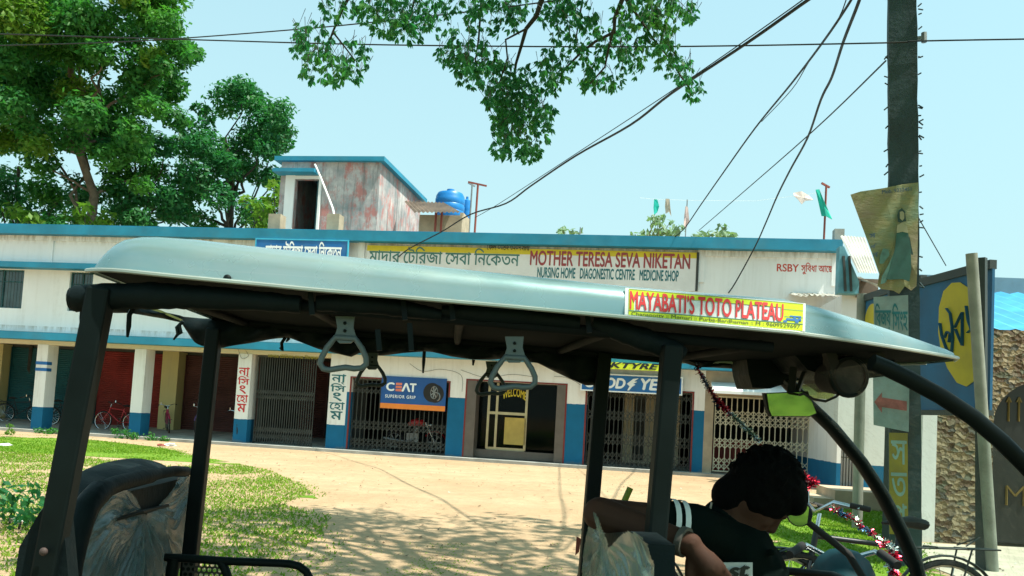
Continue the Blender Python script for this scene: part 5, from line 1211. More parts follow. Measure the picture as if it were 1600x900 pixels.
# header over the windscreen with horn, mirror
mb = MB(); hd = [tp(u, v, .86) for u, v in ((1166, 555), (1360, 552), (1356, 600), (1310, 612), (1296, 602), (1278, 592), (1240, 595), (1204, 607), (1176, 606), (1170, 585))]
mb.prism(hd, (0, .16, 0)); mb.build('header_board', m_rex, toto, TM)
mb = MB(); hb = [tp(u, v, .62) for u, v in ((1240, 552), (1400, 560), (1384, 588), (1350, 592), (1300, 590), (1262, 578))]; mb.prism(hb, (0, .2, 0)); mb.build('front_beam', m_rex, toto, TM)
c = tp(1325, 589, .5); mb = MB(); mb.tube([c + Vector((-.02, .10, .0)), c + Vector((0, .02, 0)), c, c + Vector((.002, -.012, 0))], [.045, .057, .06, .05], 24); hn = mb.build('horn', m_rub, toto, TM, smooth=40)
mb = MB(); mb.tube([c + Vector((math.cos(a) * .055, -.004, math.sin(a) * .055)) for a in np.linspace(0, 6.283, 25)[:-1]], .008, 6, closed=True); mb.build('horn_rim', m_black, hn, TM, smooth=60)
c2 = tp(1305, 565, .55); mb = MB(); mb.ball(c2, .035, .04, .045); mb.bar(tp(1293, 545, .5), tp(1310, 600, .5), .03); mb.bar(tp(1372, 548, .4), tp(1376, 575, .4), .025); mb.build('horn_bracket', m_rub, toto, TM, smooth=50)
mb = MB(); mb.tube([tp(u, v, .5) for u, v in ((1248, 617), (1256, 615), (1272, 624), (1290, 627), (1306, 620), (1318, 610))], .004, 6); mb.build('wiring', m_rub, toto, TM, smooth=60)
M_ = [tp(u, v, .6) for u, v in ((1194, 614), (1262, 611), (1277, 646), (1266, 651), (1204, 651), (1199, 640))]
mb = MB(); mb.prism(M_, (0, .02, 0)); mr = mb.build('mirror', m_rub, toto, TM, label='tapered inside mirror showing sunlit grass')
cm = sum(M_, Vector()) / 6; tilt = Matrix.Rotation(R_(7), 3, 'X'); mb = MB(); mb.prism([cm + tilt @ ((p - cm) * .94) + Vector((0, -.006, 0)) for p in M_], (0, .003, 0))
k = NT('mirror_glass'); m_mirror = k.fin((.42, .46, .36), .05, 1.0); mb.build('mirror_glass', m_mirror, mr, TM)
mb = MB(); mb.bar(tp(1240, 575, .68), tp(1236, 616, .62), .022, .012); mb.bar(tp(1258, 578, .68), tp(1246, 612, .63), .012); mb.bar(tp(1228, 596, .66), tp(1246, 615, .62), .02, .01); mb.build('mirror_bracket', m_iron_dk, toto, TM)
# far side mirror on its arm
c = tp(1249, 803, 1.12); mb = MB(); mb.tube([tp(1256, 811, 1.12), tp(1275, 826, 1.13), tp(1326, 866, 1.14), tp(1350, 905, 1.1)], [.011, .013, .014, .014], 10); mb.tube([c + Vector((.012, .035, 0)), c + Vector((.006, .02, 0)), c, c + Vector((-.003, -.008, 0))], [.02, .04, .047, .044], 22, flat=1.0); sm_ = mb.build('side_mirror', m_rub, toto, TM, smooth=50, label='round far side mirror reflecting green')
mb = MB(); nrm = Vector((-.12, -1, -.02)); mb.disc(c + Vector((-.005, -.012, 0)), nrm, .042, .003, 24); mb.build('mirror_glass', m_mirror, sm_, TM)
# pale oval fresh-air opening under the header (clear acetate strip)
mb = MB(); mb.prism([tp(u, v, .95) for u, v in ((1250, 603), (1277, 597), (1305, 617), (1296, 624), (1268, 622))], (0, .004, 0)); mb.build('acetate_strip', glassy('yellowed_acetate', (.85, .85, .45), .75, .3), toto, TM)
# rear bench: padded back board under plastic, soft hood behind
XB = -1.05
def seat_poly(px, x): return [tx(u, v, x) for u, v in px]
mb = MB(); bb = seat_poly([(124, 905), (128, 850), (150, 800), (185, 772), (298, 744), (306, 770), (302, 870), (262, 905), (255, 1010), (130, 1010)], XB)
mb.prism(bb, (-.06, 0, 0)); sb = mb.build('backrest', m_rex, toto, TM, label='black rear backrest under torn clear plastic')
def stube(px, x, r, name, par, mt=m_rex, sm=60):
    P = resample([tx(u, v, x) for u, v in px], 24); mb = MB(); mb.tube(P, r, 12); return mb.build(name, mt, par, TM, smooth=sm)
stube([(292, 737), (270, 736), (230, 744), (182, 756), (152, 770), (132, 796), (118, 840), (106, 890), (100, 940)], XB + .01, [.018] * 8 + [.024] * 8 + [.032] * 8, 'padded_rail', sb)
mb = MB(); p = tx(222, 800, XB + .035); mb.tube([tx(180, 812, XB + .01), p, tx(262, 790, XB + .01)], .006, 6); mb.build('cross_rail', m_black, sb, TM)
def film(name, px, x, knot, par, mt, seed, amp=.02, step=.0055):
    P = [tx(u, v, x) for u, v in px]; K = tx(*knot, x); poly = [(p.y, p.z) for p in P]; Y = np.array(poly); lo, hi = Y.min(0), Y.max(0)
    ny, nz = int((hi[0] - lo[0]) / step) + 2, int((hi[1] - lo[1]) / step) + 2; gy, gz = np.meshgrid(np.linspace(lo[0], hi[0], ny), np.linspace(lo[1], hi[1], nz), indexing='ij')
    cy = (gy[:-1, :-1] + gy[1:, 1:]) / 2; cz = (gz[:-1, :-1] + gz[1:, 1:]) / 2; ok = inside(poly, cy.ravel(), cz.ravel()).reshape(cy.shape)
    dy, dz = gy - K.y, gz - K.z; r = np.hypot(dy, dz); th = np.arctan2(dz, dy)
    fold = lambda x_: (1 - np.abs(x_ * 2 - 1)) ** 2
    thn = th * 5 + 2.5 * vnoise(gy, gz, 6, seed)
    w = amp * .7 * fold(vnoise(thn, r * 1.5, 1.6, seed + 5)) + amp * .35 * fold(vnoise(thn * 2.3, r * 2, 1.7, seed + 6)) + amp * 1.6 * (vnoise(gy + gz * .4, gz, 4, seed + 1) - .5) + amp * .06 * fold(vnoise(gy * 1.3 + gz * .6, gz * .8, 16, seed + 2))
    ed = np.full(gy.shape, 9.0)
    for a_, b_ in zip(Y, np.roll(Y, -1, 0)):
        d_ = b_ - a_; t_ = np.clip(((gy - a_[0]) * d_[0] + (gz - a_[1]) * d_[1]) / (d_ @ d_), 0, 1); ed = np.minimum(ed, np.hypot(gy - a_[0] - t_ * d_[0], gz - a_[1] - t_ * d_[1]))
    w = w * np.minimum(1, .25 + r / .10) * np.minimum(1, .12 + ed / .05)
    idx = {}; V = []; Fs = []
    def vi(i, j):
        if (i, j) not in idx: idx[i, j] = len(V); V.append((x + .012 + w[i, j] * sgn, gy[i, j], gz[i, j]))
        return idx[i, j]
    sgn = 1
    for i in range(ny - 1):
        for j in range(nz - 1):
            if ok[i, j]: Fs.append((vi(i, j), vi(i + 1, j), vi(i + 1, j + 1), vi(i, j + 1)))
    mb = MB(); mb._add(V, Fs); return mb.build(name, mt, par, TM, smooth=75)
def filmmat():
    k = NT('crumpled_clear_plastic'); f = k.noise(3.5, 3, .5); col = k.ramp(f, [(.3, (.13, .23, .26)), (.5, (.20, .31, .33)), (.66, (.30, .36, .35)), (.8, (.42, .48, .48))])
    k.fin(col, .2, 0, .9); tp_ = k.n('ShaderNodeBsdfTransparent'); tp_.inputs[0].default_value = (.75, .9, .9, 1); mx = k.n('ShaderNodeMixShader')
    k.l(k.ramp(k.noise(5, 3, .5), [(.35, (.30,) * 3), (.65, (.60,) * 3)]), mx.inputs[0]); k.l(tp_.outputs[0], mx.inputs[1]); k.l(k.b.outputs[0], mx.inputs[2]); k.l(mx.outputs[0], k.t.nodes['Material Output'].inputs[0]); return k.m
m_film = filmmat()
film('plastic_cover', [(96, 960), (104, 905), (122, 855), (146, 800), (163, 768), (172, 764), (186, 763), (199, 770), (209, 783), (215, 800), (222, 804), (232, 800), (255, 775), (266, 760), (272, 747), (286, 743), (298, 750), (306, 770), (305, 800), (304, 835), (296, 866), (268, 884), (245, 905), (225, 960)], XB, (222, 804), sb, m_film, 3, .022)
# hood: a soft bulging cover behind the seat
hpx = [(14, 960), (24, 890), (30, 845), (48, 800), (76, 764), (100, 745), (122, 731), (150, 721), (185, 714), (208, 714), (222, 722), (233, 735), (236, 752), (180, 800), (150, 860), (130, 960)]
XH = -1.32; Hp = [tx(u, v, XH) for u, v in hpx]; c = sum(Hp, Vector()) / len(Hp); V = []; Fs = []; n = len(Hp)
for (s, dx) in ((1.0, -.02), (.995, .05), (.92, .12), (.7, .17), (.4, .19)): V += [Vector((XH + dx + .008 * math.sin(i * 2.3 + dx * 40), c.y + (p.y - c.y) * s, c.z + (p.z - c.z) * s)) for i, p in enumerate(Hp)]
for k_ in range(4): Fs += [(k_ * n + i, k_ * n + (i + 1) % n, (k_ + 1) * n + (i + 1) % n, (k_ + 1) * n + i) for i in range(n)]
Fs += [tuple(range(n))[::-1], tuple(range(4 * n, 5 * n))]
mb = MB(); mb._add(V, Fs); o = mb.build('rear_hood', m_rex, toto, TM, smooth=80); sd = o.modifiers.new('s', 'SUBSURF'); sd.levels = sd.render_levels = 2
mb = MB(); p = tp(68, 862, -.005); mb.ball(p, .009, .007, .009); mb.build('bolt', mat('dull_bolt', (.06, .04, .035), .7), toto, TM, smooth=60)
mb = MB(); q = [tp(u, v, .03) for u, v in ((30, 855), (62, 800), (95, 770), (112, 960), (14, 960))]; mb.prism(q, (0, .05, 0)); mb.build('rear_side_panel', m_rex, toto, TM)
# side rail with perforated panel
RD_ = .8
def rt(px): return resample([tp(u, v, RD_) for u, v in px], 26)
mb = MB(); mb.tube(rt([(258, 871), (300, 873), (360, 877), (440, 880), (462, 882), (474, 888), (482, 897), (487, 912), (490, 940), (492, 1040)]), .013, 10); mb.tube(rt([(345, 878), (352, 890), (360, 915), (372, 1040)]), .014, 8); mb.tube(rt([(272, 872), (268, 900), (266, 1040)]), .02, 8); mb.build('side_rail', m_black, toto, TM, smooth=50)
def perf():
    k = NT('perforated_sheet'); sx = k.n('ShaderNodeSeparateXYZ'); k.l(k.tc.outputs['Object'], sx.inputs[0]); s = 62
    u = k.math('MULTIPLY', sx.outputs[0], s); v = k.math('MULTIPLY', sx.outputs[2], s * 1.0); row = k.math('FLOOR', v); u2 = k.math('ADD', u, k.math('MULTIPLY', k.math('MODULO', row, 2.0), .5))
    fu = k.math('SUBTRACT', k.math('FRACT', u2), .5); fv = k.math('SUBTRACT', k.math('FRACT', v), .5); d = k.math('SQRT', k.math('ADD', k.math('MULTIPLY', fu, fu), k.math('MULTIPLY', fv, fv)))
    k.fin((.012, .015, .015), .4); tr = k.n('ShaderNodeBsdfTransparent'); mx = k.n('ShaderNodeMixShader'); k.l(k.math('LESS_THAN', d, .36), mx.inputs[0]); k.l(k.b.outputs[0], mx.inputs[1]); k.l(tr.outputs[0], mx.inputs[2]); k.l(mx.outputs[0], k.t.nodes['Material Output'].inputs[0]); return k.m
mb = MB(); mb.quad(*[tp(u, v, RD_) for u, v in ((286, 876), (346, 880), (362, 960), (280, 960))]); mb.build('perforated_panel', perf(), toto, TM)
# driver's backrest under plastic
XF = .285
mb = MB(); mb.prism(seat_poly([(925, 835), (985, 830), (1010, 850), (1010, 1010), (925, 1010)], XF), (.06, 0, 0)); fb = mb.build('driver_backrest', m_rex, toto, TM, label='black driver backrest draped with clear plastic')
m_film2 = m_film.copy(); m_film2.name = 'bleached_clear_plastic'
for nd in m_film2.node_tree.nodes:
    if nd.bl_idname == 'ShaderNodeValToRGB' and len(nd.color_ramp.elements) == 4:
        for e_, c_ in zip(nd.color_ramp.elements, ((.14, .28, .30), (.34, .42, .36), (.50, .50, .38), (.7, .78, .78))): e_.color = (*c_, 1)
film('plastic_cover', [(902, 960), (902, 880), (905, 850), (912, 815), (919, 799), (925, 806), (932, 826), (938, 842), (941, 856), (950, 846), (960, 834), (972, 829), (988, 836), (1000, 850), (1010, 880), (1014, 960)], XF - .05, (930, 840), fb, m_film2, 9, .025)
mb = MB(); a, b = tp(977, 780, .9), tp(985, 762, .9); mb.tube([a - (b - a) * 1.4, a, b], .011, 12); mb.build('rail_stub', mat('lime_tube', (.18, .24, .015), .4), fb, TM, smooth=50)
mb = MB(); mb.prism([tp(u, v, .62) for u, v in ((901, 838), (908, 842), (905, 862), (899, 868))], (0, .003, 0)); mb.build('torn_flap', m_rust, fb, TM)
# chassis below the picture: floor, sides, seats, wheels
mb = MB(); mb.box(-1.25, .95, .06, 1.04, .28, .33); mb.prism([(.95, .06, .28), (1.45, .3, .30), (1.45, .8, .30), (.95, 1.04, .28)], (0, 0, .04)); mb.build('floor_pan', m_black, toto, TM)
mb = MB(); mb.box(-1.0, -.6, .1, 1.0, .33, .62); mb.box(.3, .62, .12, .98, .33, .55); mb.build('seat_box', m_rex, toto, TM)
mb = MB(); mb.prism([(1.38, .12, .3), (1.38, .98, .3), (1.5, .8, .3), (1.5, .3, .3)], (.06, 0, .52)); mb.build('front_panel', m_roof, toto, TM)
def twheel(x, y):
    mb = MB(); mb.tube([(x + .19 * math.cos(a), y, .235 + .19 * math.sin(a)) for a in np.linspace(0, 6.283, 31)[:-1]], .045, 8, closed=True); w_ = mb.build('wheel', m_rub, toto, TM, smooth=50)
    mb = MB(); mb.tube([(x, y - .04, .235), (x, y + .04, .235)], .15, 20); mb.build('rim', m_iron_gr, w_, TM, smooth=40)
twheel(-.95, .06); twheel(-.95, 1.04); twheel(1.28, .55)
mb = MB(); mb.tube([(1.28, .55, .3), (1.2, .55, .75), (1.12, .55, .92)], .025, 8); mb.tube([(1.0, .25, .93), (1.1, .42, .95), (1.1, .68, .95), (1.0, .85, .93)], .014, 8); mb.build('handlebar', m_black, toto, TM, smooth=50)
mb = MB(); mb.tube([(-.95, .06, .235), (-.95, 1.04, .235)], .03, 8); mb.build('axle', m_black, toto, TM)
# tinsel garland
def tinsel(name, P, r, n, mats, label, par=None, cat='tinsel'):
    P = resample(P, 60); rg = random.Random(n); V = [[] for _ in mats]
    for i in range(n):
        p = P[min(58, int(i / n * 59))].lerp(P[min(59, int(i / n * 59) + 1)], rg.random()); d = Vector((rg.gauss(0, 1), rg.gauss(0, 1), rg.gauss(0, 1))).normalized(); w = d.orthogonal().normalized() * r * .12; k_ = int((math.sin(i / n * 13 + len(label)) * .5 + .5) * len(mats) * .999 * .7 + rg.random() * len(mats) * .3)
        e = p + d * r * rg.uniform(.5, 1.2); V[min(k_, len(mats) - 1)] += [p - w, p + w, e + w, e - w]
    M = Matrix.Translation(P[0]); t = thing(name, label, cat, M); mb = MB(); mb.tube(P, .0025, 4); mb.build('string', m_wire, t)
    for mt, v in zip(mats, V):
        if v: np_mesh('tinsel_strips', np.array(v), 4, mt, t)
m_tred = mat('red_foil', (.45, .01, .04), .25, .6); m_tsil = mat('silver_foil', (.55, .62, .6), .2, .9); m_tblu = mat('blue_foil', (.03, .10, .20), .25, .7); m_tgr = mat('green_silver_foil', (.30, .40, .30), .25, .8)
T = lambda px, d: [TM @ tp(u, v, d) for u, v in px]
tinsel('tinsel_garland', T([(1087, 570), (1098, 590), (1115, 618), (1124, 632)], 1.0), .016, 260, [m_tblu, m_tred], 'blue and red stretch of tinsel tied under the roof right of the post')
tinsel('tinsel_garland', T([(1120, 624), (1130, 636), (1140, 646)], 1.0), .016, 220, [m_tred], 'short bright red tinsel bunch over the cream gate')
tinsel('tinsel_garland', T([(1140, 646), (1155, 658), (1170, 672), (1186, 690)], 1.0), .015, 300, [m_tsil, m_tgr], 'silver green tinsel strand running down behind the driver head')
tinsel('tinsel_garland', T([(1243, 728), (1252, 738), (1262, 748), (1274, 752), (1266, 762)], 1.0), .018, 260, [m_tred, m_tred], 'pinkish red tinsel tuft in front of the driver forehead')

# ------------------------------------------------------------------ driver
def cap(mb, a, b, ra, rb, n=10):
    a, b = Vector(a), Vector(b); t = b - a; L = t.length; t = t / L; k_ = 5; pts = []; rr = []
    for i in range(k_ + 1): s = math.pi / 2 * (1 - i / k_); pts.append(a - t * ra * math.sin(s)); rr.append(max(.002, ra * math.cos(s)))
    for i in range(k_ + 1): s = math.pi / 2 * i / k_; pts.append(b + t * rb * math.sin(s)); rr.append(max(.002, rb * math.cos(s)))
    mb.tube(pts, rr, n); return mb
def fuse(mb, name, mt, par, voxel=.008, smooth=6):
    """union of overlapping volumes into one continuous skin"""
    me = bpy.data.meshes.new('tmp'); me.from_pydata([tuple(p) for p in mb.v], [], mb.f); me.update(); bm = bmesh.new(); bm.from_mesh(me); bmesh.ops.recalc_face_normals(bm, faces=bm.faces); bm.to_mesh(me); bm.free()
    o = bpy.data.objects.new('tmp', me); COL.objects.link(o); m_ = o.modifiers.new('r', 'REMESH'); m_.mode = 'VOXEL'; m_.voxel_size = voxel; s_ = o.modifiers.new('s', 'SMOOTH'); s_.factor = .5; s_.iterations = smooth
    dg = bpy.context.evaluated_depsgraph_get(); dg.update(); m2 = bpy.data.meshes.new_from_object(o.evaluated_get(dg)); bpy.data.objects.remove(o); bpy.data.meshes.remove(me)
    V = [tuple(v.co) for v in m2.vertices]; f = [tuple(p.vertices) for p in m2.polygons]; bpy.data.meshes.remove(m2); r = MB(); r._add(V, f); return r.build(name, mt, par, smooth=80)
m_skin = mat('brown_skin', (.060, .030, .020), .7, var=.1, scale=8, spec=.12); m_hair = mat('black_hair', (.003, .0035, .0035), .8, var=.5, scale=60, bump=.8, vec=(1, 1, .3), spec=.06); m_shirt = mat('black_tshirt', (.004, .008, .007), .95, var=.2, bump=.3, spec=.03); m_stripe = mat('white_knit', (.62, .66, .64), .8); m_jean = mat('dark_denim', (.02, .03, .05), .85)
ZP = 2.32
seat = at(1140, 1100, 2.42); PMx = Matrix.Translation((seat.x, seat.y, .56))
man = thing('person', 'driver in a black striped-sleeve t-shirt bowing his head, arm on the seat back', 'person', PMx)
hc = at(1187, 769, ZP)
fwd = (at(1222, 830, ZP) - hc).normalized()          # face looks down and to the right
neck = at(1148, 838, ZP + .02); chest = at(1150, 905, ZP + .05); hip = Vector((seat.x, seat.y, .64))
shN = at(1090, 826, 2.22); shF = at(1170, 850, 2.56); elN = at(938, 803, 2.18); wrN = at(1078, 850, 2.02); haN = at(1112, 893, 2.0)
elF = at(1215, 985, 2.6); wrF = Vector((.95, shF.y, .78))
side = Vector((.1, 1, 0)).normalized(); hx = fwd; hy = (side - hx * side.dot(hx)).normalized(); hz = hx.cross(hy); HB = Matrix((hx, hy, hz)).transposed()
if hz.z < 0: hz = -hz; HB = Matrix((hx, hy, hz)).transposed()
def hl(x, y_, z): return hc + HB @ Vector((x, y_, z))
mb = MB(); mb.ball(hc, .098, .076, .108, 20, 14, HB); mb.ball(hl(.052, 0, -.055), .052, .052, .055, 16, 10, HB)      # skull, jaw
mb.ball(hl(.060, 0, -.098), .030, .032, .022, 12, 8, HB); mb.ball(hl(.098, 0, -.024), .020, .013, .016, 10, 8, HB); cap(mb, hl(.088, 0, .012), hl(.108, 0, -.022), .010, .013)
for s in (-1, 1):
    mb.ball(hl(.078, s * .030, .02), .014, .022, .010, 10, 8, HB); mb.ball(hl(-.005, s * .070, -.015), .022, .010, .030, 10, 8, HB); mb.ball(hl(.062, s * .040, -.03), .022, .020, .022, 10, 8, HB)
mb.ball(hl(.090, 0, -.058), .012, .024, .007, 10, 8, HB); mb.ball(hl(.088, 0, -.071), .011, .021, .007, 10, 8, HB)
cap(mb, hl(-.03, 0, -.06), neck, .056, .06)
cap(mb, neck, shN, .055, .05); cap(mb, neck, shF, .055, .05); cap(mb, neck + Vector((0, 0, -.03)), chest, .085, .13); cap(mb, chest, hip, .13, .135)
cap(mb, shN, elN, .056, .043); cap(mb, elN, wrN, .046, .030); cap(mb, shF, elF, .052, .042); cap(mb, elF, wrF, .042, .028)
knN = Vector((hip.x + .36, hip.y - .14, .66)); knF = Vector((hip.x + .36, hip.y + .14, .66)); anN = Vector((hip.x + .42, hip.y - .14, .40)); anF = Vector((hip.x + .42, hip.y + .14, .40))
for k_, a_ in ((knN, anN), (knF, anF)): cap(mb, hip + (k_ - hip) * .12, k_, .082, .058); cap(mb, k_, a_, .055, .040); cap(mb, a_ + Vector((-.03, 0, -.03)), a_ + Vector((.16, 0, -.04)), .035, .028)
def hand(w, d, palmn, curl):
    d = d.normalized(); n = (palmn - d * palmn.dot(d)).normalized(); s = d.cross(n)
    cap(mb, w, w + d * .05, .027, .032)
    for i, (o_, L) in enumerate(((-.028, .066), (-.009, .074), (.010, .069), (.027, .055))):
        p = w + d * .065 + s * o_; a = 0; r_ = .0092; cap(mb, w + d * .03 + s * o_ * .8, p, .012, r_ + .001)
        for j in range(3): a += curl; q = p + (d * math.cos(a) + n * math.sin(a)) * L * (.45, .32, .23)[j]; cap(mb, p, q, r_, r_ - .0008, 8); p = q; r_ -= .0008
    p = w + d * .012 - s * .026; q = p + (d * .7 - s * .7) .normalized() * .034; cap(mb, p, q, .013, .011, 8); cap(mb, q, q + (d * .95 - s * .1 + n * .3).normalized() * .03, .0105, .009, 8)
hand(wrN + (haN - wrN).normalized() * .02, haN - wrN, Vector((.2, 1, -.2)), .35); hand(wrF + Vector((.02, 0, 0)), Vector((1, 0, -.15)), Vector((0, 0, -1)), .55)
body = fuse(mb, 'body', m_skin, man, .0055, 4)
# hair: thick cap down to the brow and nape
mb = MB(); mb.ball(hl(-.008, 0, .020), .103, .088, .108, 26, 16, HB); cap(mb, hl(-.022, 0, .0), hl(-.030, 0, -.070), .082, .058, 18); mb.ball(hl(.03, 0, .070), .070, .076, .050, 16, 10, HB); mb.ball(hl(.004, 0, -.02), .050, .088, .056, 14, 9, HB); mb.ball(hl(.066, 0, .066), .042, .066, .036, 14, 9, HB)
rg = random.Random(2)
for i in range(700):
    d = Vector((rg.gauss(0, 1), rg.gauss(0, 1), rg.gauss(0, 1))).normalized()
    if d.x > .55 and d.z < .45 or d.z < -.55: continue
    b = hl(-.014 + d.x * .106, d.y * .086, .026 + d.z * .106); tdir = HB @ (d * .5 + Vector((.5, rg.uniform(-.4, .4), .15)) * .8); cap(mb, b, b + tdir.normalized() * rg.uniform(.004, .008), .005, .003, 6)
fuse(mb, 'hair', m_hair, body, .0042, 3)
# shirt
mb = MB(); cap(mb, neck + Vector((-.03, 0, .035)), neck + Vector((.02, 0, -.05)), .072, .09); cap(mb, neck + Vector((0, 0, -.05)), chest, .115, .150); cap(mb, chest, hip, .148, .155); cap(mb, neck + Vector((-.01, 0, -.03)), shN, .075, .064); cap(mb, neck + Vector((0, 0, -.035)), shF, .078, .064)
slv = shN.lerp(elN, .36); cap(mb, shN, slv, .066, .064); cap(mb, shF, shF.lerp(elF, .45), .064, .062)
for i in range(26):
    q = neck.lerp(hip, rg.uniform(.1, .9)); a = Vector((rg.uniform(-.12, .12), -.12, rg.uniform(-.05, .05))); cap(mb, q + a, q + a + Vector((rg.uniform(-.06, .06), .02, rg.uniform(-.06, .06))), .012, .008, 6)
shirt = fuse(mb, 'tshirt', m_shirt, body, .007, 4)
ax = (elN - shN).normalized()
for f0, f1 in ((.17, .225), (.265, .32)):
    mb = MB(); mb.tube([shN.lerp(elN, f0), shN.lerp(elN, f1)], .0685, 24, cap=False); mb.build('sleeve_stripe', m_stripe, shirt, smooth=60)
mb = MB(); pr = [at(u, v, ZP - .115) for u, v in ((1114, 879), (1176, 879), (1176, 925), (1116, 925))]; pr = [p for p in pr]; mb.prism(pr, (0, .004, 0)); pt = mb.build('chest_print', m_stripe, shirt)
mb = MB(); mb.text('ast', at(1118, 886, ZP - .122), at(1172, 881, ZP - .122), at(1172, 902, ZP - .122), at(1118, 906, ZP - .122), .001, .05, .2); mb.build('lettering', m_black_txt, shirt)
mb = MB(); mb.tube([at(u, v, ZP - .085) for u, v in ((1112, 785), (1109, 800), (1108, 822))], .003, 6); mb.build('neck_cord', m_iron_gr, shirt, smooth=60)
mb = MB(); cap(mb, hip + Vector((0, 0, .06)), hip, .145, .15)
for k_, a_ in ((knN, anN), (knF, anF)): cap(mb, hip + (k_ - hip) * .1, k_, .095, .070); cap(mb, k_, a_, .068, .055)
fuse(mb, 'trousers', m_jean, body, .010, 4)
mb = MB(); d = (wrN - elN).normalized(); b0 = elN.lerp(wrN, .93); mb.tube([b0 - d * .008, b0 + d * .008], .0375, 20, flat=1.0); mb.build('wristband', mat('dull_wristband', (.09, .085, .07), .6), body, smooth=50)

# ------------------------------------------------------------------ bicycles and motorcycles
def circ(c, r, n=28, y=0.0): return [(c[0] + r * math.cos(a), y, c[1] + r * math.sin(a)) for a in np.linspace(0, 2 * math.pi, n + 1)[:-1]]
def bicycle(label, M, paint, group=None, carrier=True, basket=False):
    t = thing('bicycle', label, 'bicycle', M, group); R = .33; L = 1.04
    for x, nm in ((0, 'wheel'), (L, 'wheel')):
        mb = MB(); mb.tube(circ((x, R), R - .02, 36), .019, 6, closed=True); w_ = mb.build(nm, m_rub, t, M, smooth=60)
        mb = MB(); mb.tube(circ((x, R), R - .04, 30), .010, 5, closed=True); mb.tube([(x, -.04, R), (x, .04, R)], .022, 8)
        for a in np.linspace(0, 2 * math.pi, 19)[:-1]: mb.tube([(x, .02 * (-1) ** int(a * 9), R), (x + (R - .045) * math.cos(a), 0, R + (R - .045) * math.sin(a))], .0022, 3, cap=False)
        mb.build('rim', m_chrome, w_, M, smooth=60)
        mb = MB(); mb.tube([(x + (R + .02) * math.cos(a), 0, R + (R + .02) * math.sin(a)) for a in np.linspace(.25 if x == 0 else .5, 2.9 if x == 0 else 2.6, 14)], .022, 6, flat=.35, up=(0, 1, 0)); mb.build('mudguard', paint if x else m_iron_dk, t, M, smooth=60)
    st, bb, hd_, ht = (.30, 0, .78), (.42, 0, .30), (.86, 0, .62), (.82, 0, .80)
    mb = MB(); mb.tube([bb, st], .016, 8); mb.tube([bb, hd_], .018, 8); mb.tube([(.31, 0, .72), (.835, 0, .76)], .016, 8); mb.tube([hd_, ht], .02, 8)
    for s in (-1, 1): mb.tube([(0, s * .05, R), bb], .010, 6); mb.tube([(0, s * .05, R), (.31, s * .015, .70)], .009, 6)
    mb.build('frame', paint, t, M, smooth=60)
    mb = MB()
    for s in (-1, 1): mb.tube([hd_, (.90, s * .05, .55), (L, s * .05, R)], .012, 6)
    mb.build('fork', paint, t, M, smooth=60)
    mb = MB(); mb.tube([ht, (.80, 0, .90)], .013, 6); mb.tube([(.68, -.28, .94), (.80, -.2, .97), (.83, 0, .91), (.80, .2, .97), (.68, .28, .94)], .011, 6); mb.tube([(.80, -.2, .97), (.80, -.2, 1.04)], .02, 6)
    hb_ = mb.build('handlebar', m_chrome, t, M, smooth=60); mb = MB()
    for s in (-1, 1): mb.tube([(.62, s * .285, .935), (.73, s * .26, .955)], .017, 8)
    mb.build('grip', m_rub, hb_, M, smooth=60)
    mb = MB(); mb.tube([(.14, 0, .86), (.22, 0, .875), (.32, 0, .87), (.40, 0, .86)], [.075, .085, .05, .02], 10, flat=.45, up=(0, 1, 0)); mb.tube([st, (.28, 0, .86)], .012, 6); mb.build('saddle', m_rub, t, M, smooth=60)
    mb = MB(); mb.tube(circ((.42, .30), .085, 20), .008, 5, closed=True); mb.tube([(.42, -.06, .30), (.42, .06, .30)], .012, 6); mb.tube([(.42, -.06, .30), (.50, -.07, .17)], .009, 5); mb.tube([(.42, .06, .30), (.34, .07, .43)], .009, 5); mb.bar((.44, -.12, .16), (.56, -.12, .16), .07, .02); mb.bar((.28, .12, .43), (.40, .12, .43), .07, .02); mb.build('pedal_crank', m_iron_dk, t, M, smooth=60)
    if carrier:
        mb = MB()
        for s in (-.07, 0, .07): mb.tube([(.25, s, .72), (-.30, s, .73)], .006, 5)
        for x in (-.30, -.1, .1): mb.tube([(x, -.08, .73), (x, .08, .73)], .006, 5)
        for s in (-1, 1): mb.tube([(0, s * .05, R), (-.12, s * .08, .73)], .006, 5)
        mb.tube([(-.1, -.05, .745), (-.22, 0, .80), (-.1, .05, .745)], .005, 5)
        mb.build('carrier', m_iron_dk, t, M, smooth=60)
    return t
def bm(u, v, rot, dep=None, lean=.08, z=.1, Mref=FM):
    p = fp(u, v, dep if dep is not None else 1.0); return FM @ Matrix.Translation((p.x, p.y, z)) @ Matrix.Rotation(rot, 4, 'Z') @ Matrix.Rotation(lean, 4, 'X')
m_bred = mat('red_bike_paint', (.50, .012, .02), .3, spec=.6); m_bpink = mat('pink_bike_paint', (.42, .02, .09), .3); m_bdark = mat('dark_bike_paint', (.015, .02, .025), .4); m_bpur = mat('purple_bike_paint', (.10, .06, .16), .4)
G = 'bicycles parked in the arcade'
bicycle('bright red bicycle parked in front of the red shutter', bm(204, 660, math.pi, 1.6), m_bred, G, False)
bicycle('pink bicycle turned toward the yard beside the yellow pier', bm(262, 660, -.95, 2.4, .1, .14), m_bpink, G, True)
bicycle('dark bicycle at the far left against the teal shutter', bm(8, 655, .25, 2.2, .12, .14), m_bdark, G)
bicycle('dark bicycle leaning between the first pillar and the rear post', bm(80, 655, .2, 2.0, .12, .14), m_bdark, G)
bicycle('purple bicycle seen end on before the maroon shutter', bm(325, 660, -1.35, 2.2, .05, .14), m_bpur, G)
bicycle('bicycle with only its wheel showing left of the red lettered pillar', bm(372, 680, -1.1, 1.2, .08, .1), m_bdark, G)
